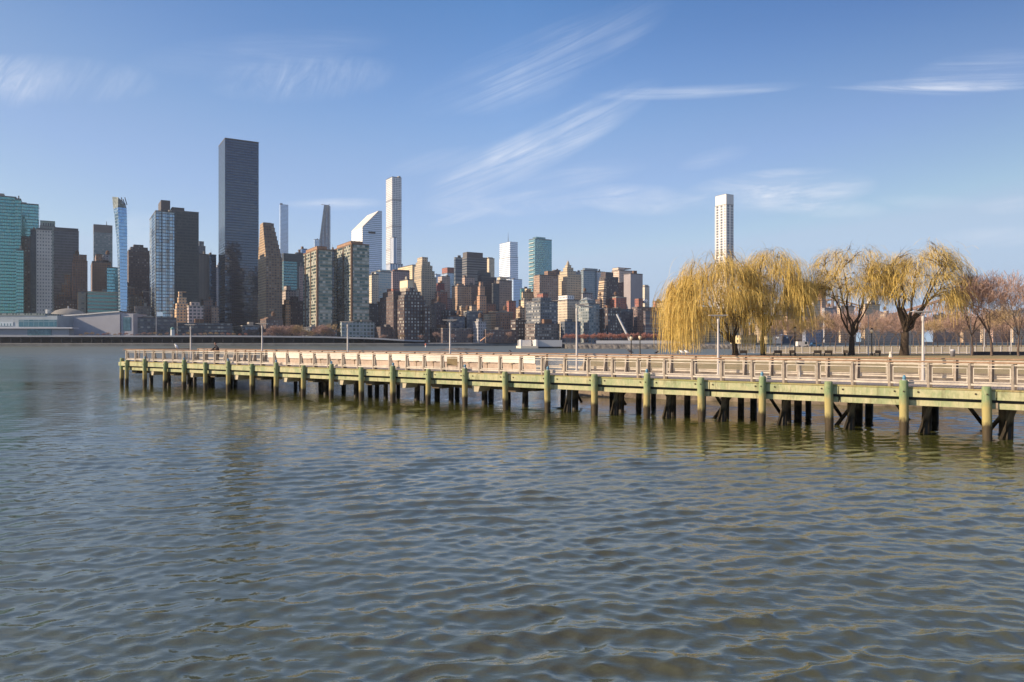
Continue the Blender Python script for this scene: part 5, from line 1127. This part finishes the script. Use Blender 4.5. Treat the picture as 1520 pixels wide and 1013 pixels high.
for i, (sd_, tm, lv_, tk_) in enumerate(((1, M_twig, 6, 1.3), (2, M_twig, 6, 1.3), (3, M_twig2, 6, 1.6), (4, M_twig2, 6, 1.6), (5, M_twig3, 5, 4.5), (6, M_twig3, 5, 4.5), (7, M_twig, 5, 4.0), (8, M_twig2, 5, 4.0))):
    tr, tw = bare_tree_mesh(sd_*13, 10, tm, lv_, tk_)
    r = empty('bare_tree'); tr.build('trunk', M_bark2, r, True); tw.build('crown', tm, r); protos.append([r, False])
def place_tree(i, px, Y, h, lb, grp=None, z=1.95, rot=None):
    r, used_ = protos[i]; o = r if not used_ else copy_tree(r); protos[i][1] = True
    o.location = wp(px, Y, z); s_ = h/10*random.Random(int(px*7+Y)).uniform(.95, 1.05); o.scale = (s_, s_, s_); o.rotation_euler = (0, 0, rot if rot is not None else px*.77)
    tag(o, lb, 'bare tree', grp); return o
G1 = 'bare trees in the park at the right'
place_tree(0, 1443, 112, 12.0, 'bare reddish tree with a dark trunk, first right of the fourth willow', G1)
place_tree(1, 1472, 110, 13.0, 'tallest bare reddish tree with a paler trunk near the right edge', G1)
place_tree(0, 1512, 108, 11.5, 'bare tree cut by the right edge of the picture', G1)
rr = random.Random(8)
mid = [(1160, 190, 8), (1200, 240, 9), (1222, 200, 9.5), (1240, 170, 9), (1285, 230, 10), (1305, 180, 9), (1322, 260, 10), (1365, 170, 8.5), (1385, 230, 9), (1402, 190, 9), (1422, 160, 8), (1432, 260, 10), (1458, 180, 9), (1488, 200, 10), (1496, 150, 9), (1508, 260, 11), (1345, 300, 11), (1268, 300, 10), (1182, 330, 11), (1412, 330, 11), (1470, 310, 12), (1375, 360, 12), (1440, 380, 12), (1300, 380, 12),
       (1150, 260, 10), (1172, 200, 8), (1212, 290, 12), (1232, 330, 13), (1255, 240, 10), (1276, 200, 10), (1312, 340, 14), (1333, 220, 11), (1356, 280, 13), (1392, 300, 13), (1426, 240, 12), (1449, 300, 13), (1464, 240, 11), (1480, 380, 15), (1500, 330, 13), (1515, 200, 10)]
for i, (px, Yt, h) in enumerate(mid):
    zn = 'behind the fence between the two willow pairs' if px < 1250 else 'behind the fence and the third willow' if px < 1310 else 'behind the fence and the thick trunked willow' if px < 1375 else 'behind the fence right of the thick trunked willow' if px < 1430 else 'behind the fence and the reddish bare trees'
    dp_ = 'nearer leafless tree ' if Yt < 230 else 'distant hazy leafless tree '
    place_tree(rr.choice([0, 1, 2, 3, 2]) if Yt < 230 else rr.choice([6, 7, 7, 6]), px, Yt, h, dp_+zn, dp_+zn)
for i in range(26):      # reddish trees in a row on the island
    px = 841+i*5.3; place_tree(rr.choice([4, 5]), px, 462-i*.9, 6.6, 'small reddish leafless tree in the clipped row on the island', 'reddish tree row on the island', z=2.5)
for i in range(30):      # along the far shore road
    px = 398+i*4.6 if i < 22 else 570+(i-22)*26
    place_tree(rr.choice([6, 6, 7]), px, 722+rr.uniform(0, 30), rr.uniform(11, 20) if i < 22 else rr.uniform(8, 13), 'bare shaded tree on the far shore in front of the twin slabs' if i < 22 else 'single bare tree on the shaded far shore right of the twin slabs', 'bare trees below the twin slabs' if i < 22 else 'bare trees along the shaded far shore', z=3)
for i in range(30):      # hedge-size trees right of the hall
    px = 120+i*8.4; place_tree(rr.choice([4, 6, 7]), px, 716, rr.uniform(4, 6.5), 'low bare shrub on the terrace above the elevated road', 'low bare shrubs above the elevated road', z=7.6)

# ------------------------------------------------------------------ park furniture
M_iron = mat('black_iron', (.03, .028, .026), .5); M_fen = mat('fence_paint', (.62, .58, .54), .5)
fe = empty('park_fence'); tag(fe, 'pale picket railing running along the far side of the park lawn', 'fence')
A_, B_ = wp(1096, 133, 2.0), wp(1640, 126, 2.0); n_ = 44
d = (B_-A_); mbp = MB()
for i in range(n_):
    p = A_+d*i/n_; MB().box(-.07, .07, -.07, .07, 0, 1.25).build('post', M_fen, fe, loc=p)
for i in range(n_*11):
    p = A_+d*i/(n_*11); mbp.box(p.x-.012, p.x+.012, p.y-.012, p.y+.012, p.z+.15, p.z+1.1)
mbp.build('pickets', M_fen, fe)
mb = MB(); [mb.bar(A_+Vector((0, 0, z)), B_+Vector((0, 0, z)), .03, n=4) for z in (.13, 1.12)]; mb.build('rail', M_fen, fe)
def park_lamp(px, Y, h, lb):
    r = empty('park_lamp', wp(px, Y, 1.98)); tag(r, lb, 'park lamp')
    MB().lathe([(.20, 0), (.18, .3), (.09, .5), (.065, h-.7), (.11, h-.62)], n=10).build('pole', M_iron, r, True)
    MB().lathe([(.10, h-.6), (.24, h-.25), (.20, h-.05)], n=10).build('globe', mat('lamp_globe', (.70, .58, .42), .4), r, True)
    MB().lathe([(.26, h-.045), (.14, h+.08), (.03, h+.22)], n=10).build('cap', M_iron, r, True)
park_lamp(937, 104, 2.9, 'left one of the two old black lamps in front of the island'); park_lamp(950, 104, 3.0, 'right one of the two old black lamps in front of the island')
park_lamp(1180, 111, 4.2, 'old black park lamp between the two willow pairs'); park_lamp(1294, 111, 4.0, 'old black park lamp just right of the third willow trunk')
r = copy_tree(lp0); r.location = wp(1289, 113, 2); r.rotation_euler = (0, 0, .2); r.scale = (1, 1, 1.85); tag(r, 'tall pale lamp with a flat head standing in the park beside the third willow', 'lamp', 'lamps along the pier'); del r['group']
for px, h, Yp, lb in ((1351, 4.4, 118, 'thin pale pole just right of the thickest willow trunk'), (1441, 6.2, 116, 'thin pale pole beside the first bare reddish tree'), (1461, 4.6, 140, 'thin pale pole between the two bare reddish trees'), (1501, 4.5, 140, 'thin pale pole left of the rightmost bare tree')):
    o = MB().lathe([(.08, 0), (.05, h)], n=8).build('thin_pole', M_fen, loc=wp(px, Yp, 2)); tag(o, lb, 'pole')
def bench():
    r = empty('park_bench')
    MB().box(-.75, .75, -.2, .2, .42, .47).build('seat', mat('bench_wood', (.06, .045, .035), .7), r); MB().box(-.75, .75, .2, .25, .46, .85).build('backrest', mat('bench_wood', (.06, .045, .035)), r)
    for x in (-.65, .65): MB().box(x-.03, x+.03, -.18, .22, 0, .418).build('leg', M_iron, r)
    return r
b0 = None
for px, Yp, rot, w_, lb in ((1103, 108, 3.1, .7, 'dark bench right of the largest willow trunk'), (1154, 108, 3.2, .8, 'dark bench right of the slim willow trunk'), (1177, 109, 2.2, .6, 'dark bench seen from its side by the old park lamp'), (1213, 108, 3.1, .75, 'left one of the two dark benches between the willow pairs'),
   (1229, 108, 3.1, .75, 'right one of the two dark benches between the willow pairs'), (1257, 109, 1.9, .6, 'dark angled bench left of the third willow trunk'), (1302, 108, 3.2, .6, 'low dark bench right of the third willow')):
    r = bench() if b0 is None else copy_tree(b0); b0 = b0 or r; r.location = wp(px, Yp, 2.0); r.rotation_euler = (0, 0, rot); r.scale = (w_, 1, 1); tag(r, lb, 'bench', 'dark benches on the lawn')
for x0, x1, lb in ((1447, 1471, 'long dark low wall left of the paler bare tree trunk'), (1475, 1499, 'long dark low wall right of the paler bare tree trunk'), (1503, 1540, 'dark low wall at the right edge of the lawn')):
    a, b = wp(x0, 116), wp(x1, 116); o = MB().box(0, b.x-a.x, 0, .5, 0, .55).build('low_wall', mat('low_wall', (.11, .085, .08), .9, noise=.3)); o.location = (a.x, a.y, 2.0); tag(o, lb, 'low wall')
r = empty('litter_bin', wp(1414, 104, 2)); tag(r, 'grey litter bin with a pale lid on the lawn right of the last pier lamp', 'litter bin')
MB().lathe([(.28, 0), (.33, .75), (.35, .8)], n=12).build('body', mat('bin_grey', (.22, .22, .25), .5), r, True); MB().lathe([(.36, .81), (.25, 1.0), (.05, 1.05)], n=12).build('lid', mat('bin_lid', (.5, .5, .52), .5), r, True)
o = MB().lathe([(.28, 0), (.16, .5), (.20, .62), (.10, .75)], n=8).build('hydrant', mat('hydrant_pale', (.7, .6, .5))); o.location = wp(1322, 100, 2); tag(o, 'small pale hydrant on the lawn left of the thickest willow', 'hydrant')
def car(px, Y, L_, h, colr, lb, name, cat, van=False):
    r = empty(name, wp(px, Y, 1.98), (0, 0, .1)); tag(r, lb, cat); w = .9; M = mat(name+'_paint', colr, .35)
    pr_ = [(-L_/2, .35), (L_/2, .35), (L_/2, .9), (L_*.42, 1.0)]+([(L_*.38, h), (-L_*.48, h), (-L_/2, .9)] if van else [(L_*.20, 1.05), (L_*.08, h), (-L_*.25, h), (-L_*.40, 1.05), (-L_/2, .95)])
    mb = MB(); mb.face([(x, -w, z) for x, z in pr_]); mb.face([(x, w, z) for x, z in reversed(pr_)])
    for i in range(len(pr_)):
        a, b = pr_[i], pr_[(i+1) % len(pr_)]; mb.face([(a[0], -w, a[1]), (a[0], w, a[1]), (b[0], w, b[1]), (b[0], -w, b[1])])
    mb.build('body', M, r)
    MB().box(-L_*.24 if not van else L_*.12, L_*.10 if not van else L_*.32, -w-.01, -w-.003, 1.08, h-.1).build('window', mat('car_glass', (.02, .03, .04), .1), r)
    for x in (-L_*.32, L_*.32): mb = MB(); mb.bar((x, -w-.03, .33), (x, -w+.2, .33), .33, n=14); mb.bar((x, w+.03, .33), (x, w-.2, .33), .33, n=14); mb.build('wheel', M_iron, r)
car(1191, 300, 4.9, 2.2, (.7, .66, .62), 'white van parked beyond the park fence', 'parked_van', 'van', True)
car(1209, 300, 4.8, 1.7, (.05, .13, .25), 'blue car parked beyond the park fence', 'parked_car', 'car')

# ------------------------------------------------------------------ birds and the person on the pier
def bird(name, cat, lb, loc, rz, h, cb, cw, ch, pitch=.5):
    r = empty(name, loc, (0, 0, rz)); tag(r, lb, cat); s_ = h
    mb = MB(); mb.lathe([(.02, -.52), (.10, -.40), (.19, -.15), (.21, .08), (.15, .28), (.08, .36)], n=12)
    M4 = Matrix.Translation((0, 0, .52*s_)) @ Euler((0, pitch+.6, 0)).to_matrix().to_4x4() @ Matrix.Scale(s_, 4)
    mb.v = [tuple(M4 @ Vector(p)) for p in mb.v]
    hp = M4 @ Vector((0, 0, .42)); hd = MB(); hd.lathe([(.02, -.13), (.10, -.08), (.12, 0), (.09, .09), (.02, .12)], n=10); hd.v = [(p[0]*s_+hp.x, p[1]*s_+hp.y, p[2]*s_+hp.z+.05*s_) for p in hd.v]
    n0 = len(mb.v); mb.v += hd.v; mb.f += [tuple(i+n0 for i in f) for f in hd.f]; mb.uv += hd.uv; mb.mi += hd.mi
    mb.build('body', mat(name+str(cb)+'_body', cb, .8), r, True)
    wg = MB()
    for sgn in (-1, 1):
        P4 = [M4 @ Vector(q) for q in ((.02, sgn*.20, .15), (-.12, sgn*.19, -.1), (-.10, sgn*.05, -.72), (.08, sgn*.17, -.25))]
        P5 = [p+Vector((0, sgn*.02*s_, .01)) for p in P4]; wg.face(P4); wg.face(P5[::-1]); [wg.face([P4[i], P4[(i+1) % 4], P5[(i+1) % 4], P5[i]]) for i in range(4)]
    wg.build('wing', mat(name+str(cw)+'_wing', cw, .8), r)
    mb = MB(); mb.bar((hp.x+.09*s_, hp.y, hp.z+.05*s_), (hp.x+.26*s_, hp.y, hp.z+.01*s_), .03*s_, .008*s_, n=6); mb.build('beak', mat('beak', (.6, .38, .08)), r)
    for sgn in (-1, 1): mb = MB(); mb.bar((0, sgn*.07*s_, 0), (0, sgn*.07*s_, .36*s_), .018*s_, n=5); mb.build('leg', mat('bird_leg', (.4, .2, .1)), r)
bird('seagull', 'gull', 'white seagull with grey wings standing on the railing left of the person', plw(s_at(262, .32), .32, 3.25), 2.9, .52, (.8, .8, .8), (.22, .22, .24), 0, .1)
for px, lb in ((1012, 'left one of two pale gulls on the far railing by the willow strands'), (1019.5, 'right one of two pale gulls on the far railing by the willow strands')):
    bird('seagull', 'gull', lb, plw(s_at(px, DW-.1), DW-.1, 3.25), 2.7, .34, (.8, .78, .74), (.4, .4, .4), 0)
for px, rz, h, lb in ((935, 2.9, .36, 'dark pigeon leaning forward on the railing below the two old black lamps'), (974.5, .4, .26, 'small dark pigeon on the railing left of the willow'), (725+32, 2.8, .22, 'small dark pigeon on the railing right of the notice board')):
    bird('pigeon', 'pigeon', lb, plw(s_at(px, DW-.1), DW-.1, 3.25), rz, h, (.06, .06, .07), (.05, .05, .06), 0)

def skin_obj(name, joints, edges, mat_, parent, sub=2):
    me = bpy.data.meshes.new(name); me.from_pydata([j[0] for j in joints], edges, []); o = bpy.data.objects.new(name, me); COL.objects.link(o); o.parent = parent
    me.materials.append(mat_); m = o.modifiers.new('skin', 'SKIN'); m.use_smooth_shade = True
    for v_, j in zip(me.skin_vertices[0].data, joints): v_.radius = (j[1], j[2] if len(j) > 2 else j[1])
    me.skin_vertices[0].data[0].use_root = True
    s_ = o.modifiers.new('sub', 'SUBSURF'); s_.levels = s_.render_levels = sub; return o
pw = .80; r = empty('person', plw(s_at(322, pw), pw, 2.112), (0, 0, PROT[2])); tag(r, 'person in a dark coat leaning with both arms on the pier railing', 'person')
J = [((0, .10, .95), .16, .13), ((0, .06, 1.15), .15, .12), ((0, -.04, 1.38), .17, .12), ((0, -.08, 1.50), .07), ((0, -.12, 1.58), .06),
     ((-.19, -.05, 1.40), .07), ((-.26, -.22, 1.22), .055), ((-.14, -.44, 1.17), .042), ((-.08, -.50, 1.17), .035),
     ((.19, -.05, 1.40), .07), ((.27, -.20, 1.22), .055), ((.14, -.44, 1.17), .042), ((.08, -.50, 1.17), .035),
     ((-.09, .10, .90), .10), ((-.11, .06, .50), .065), ((-.12, .10, .09), .045), ((-.12, -.08, .04), .04),
     ((.09, .10, .90), .10), ((.12, .02, .50), .065), ((.13, .12, .09), .045), ((.13, -.06, .04), .04)]
E_ = [(0, 1), (1, 2), (2, 3), (3, 4), (2, 5), (5, 6), (6, 7), (7, 8), (2, 9), (9, 10), (10, 11), (11, 12), (0, 13), (13, 14), (14, 15), (15, 16), (0, 17), (17, 18), (18, 19), (19, 20)]
skin_obj('body', J, E_, mat('dark_clothes', (.022, .020, .028), .85), r)
M_skin = mat('skin', (.50, .30, .22), .6)
hd = MB(); hd.lathe([(.02, -.115), (.052, -.10), (.070, -.05), (.078, 0), (.080, .05), (.066, .09), (.03, .115)], n=14, sy=1.15)
hd.v = [(p[0], p[1]-.15, p[2]+1.70) for p in hd.v]; n0 = len(hd.v)
hd.bar((0, -.235, 1.71), (0, -.262, 1.685), .012, .016, n=6); hd.bar((-.08, -.15, 1.70), (-.092, -.15, 1.70), .028, .02, n=8); hd.bar((.08, -.15, 1.70), (.092, -.15, 1.70), .028, .02, n=8)
hd.bar((0, -.13, 1.56), (0, -.14, 1.62), .05, n=8)
head = hd.build('head', M_skin, r, True)
mb = MB(); [mb.bar((sx_*.03, -.238, 1.715), (sx_*.03, -.246, 1.715), .009, n=6) for sx_ in (-1, 1)]; mb.build('eye', M_iron, head)
MB().box(-.022, .022, -.246, -.238, 1.653, 1.660).build('mouth', mat('lips', (.35, .14, .12)), head)
mb = MB(); mb.lathe([(.084, 0.0), (.088, .04), (.075, .09), (.035, .125)], n=14, sy=1.15); mb.v = [(p[0], p[1]-.14, p[2]+1.705) for p in mb.v]; mb.build('hair', mat('hair', (.05, .03, .02)), r, True)
for sx_ in (-1, 1):
    J = [((sx_*.08, -.50, 1.17), .030, .018), ((sx_*.06, -.55, 1.165), .034, .016), ((sx_*.045, -.575, 1.16), .028, .014)]; Eh = [(0, 1), (1, 2)]
    for f in range(4):
        x = sx_*(.015+.019*f); k0 = len(J); l_ = (.05, .058, .054, .042)[f]
        J += [((x, -.60, 1.158), .009), ((x, -.60-l_*.5, 1.145), .008), ((x, -.60-l_*.7, 1.115), .007)]; Eh += [(2, k0), (k0, k0+1), (k0+1, k0+2)]
    k0 = len(J); J += [((sx_*.015, -.53, 1.15), .010), ((sx_*-.005, -.56, 1.14), .009)]; Eh += [(1, k0), (k0, k0+1)]
    skin_obj('hand', J, Eh, M_skin, r, 1)

# ------------------------------------------------------------------ air
hz = bpy.data.materials.new('haze'); hz.use_nodes = True; T = hz.node_tree
for n in list(T.nodes):
    if n.type != 'OUTPUT_MATERIAL': T.nodes.remove(n)
pv = mk(T, 'ShaderNodeVolumePrincipled', {'Color': (.80, .88, 1, 1), 'Density': 6e-5, 'Anisotropy': .2})
T.links.new(pv.outputs[0], T.nodes[0].inputs['Volume'])
o = MB().box(-5900, 5900, -120, 5900, -3.6, 470).build('haze', hz); tag(o, 'thin pale blue haze over the river and city', 'haze', kind='stuff')
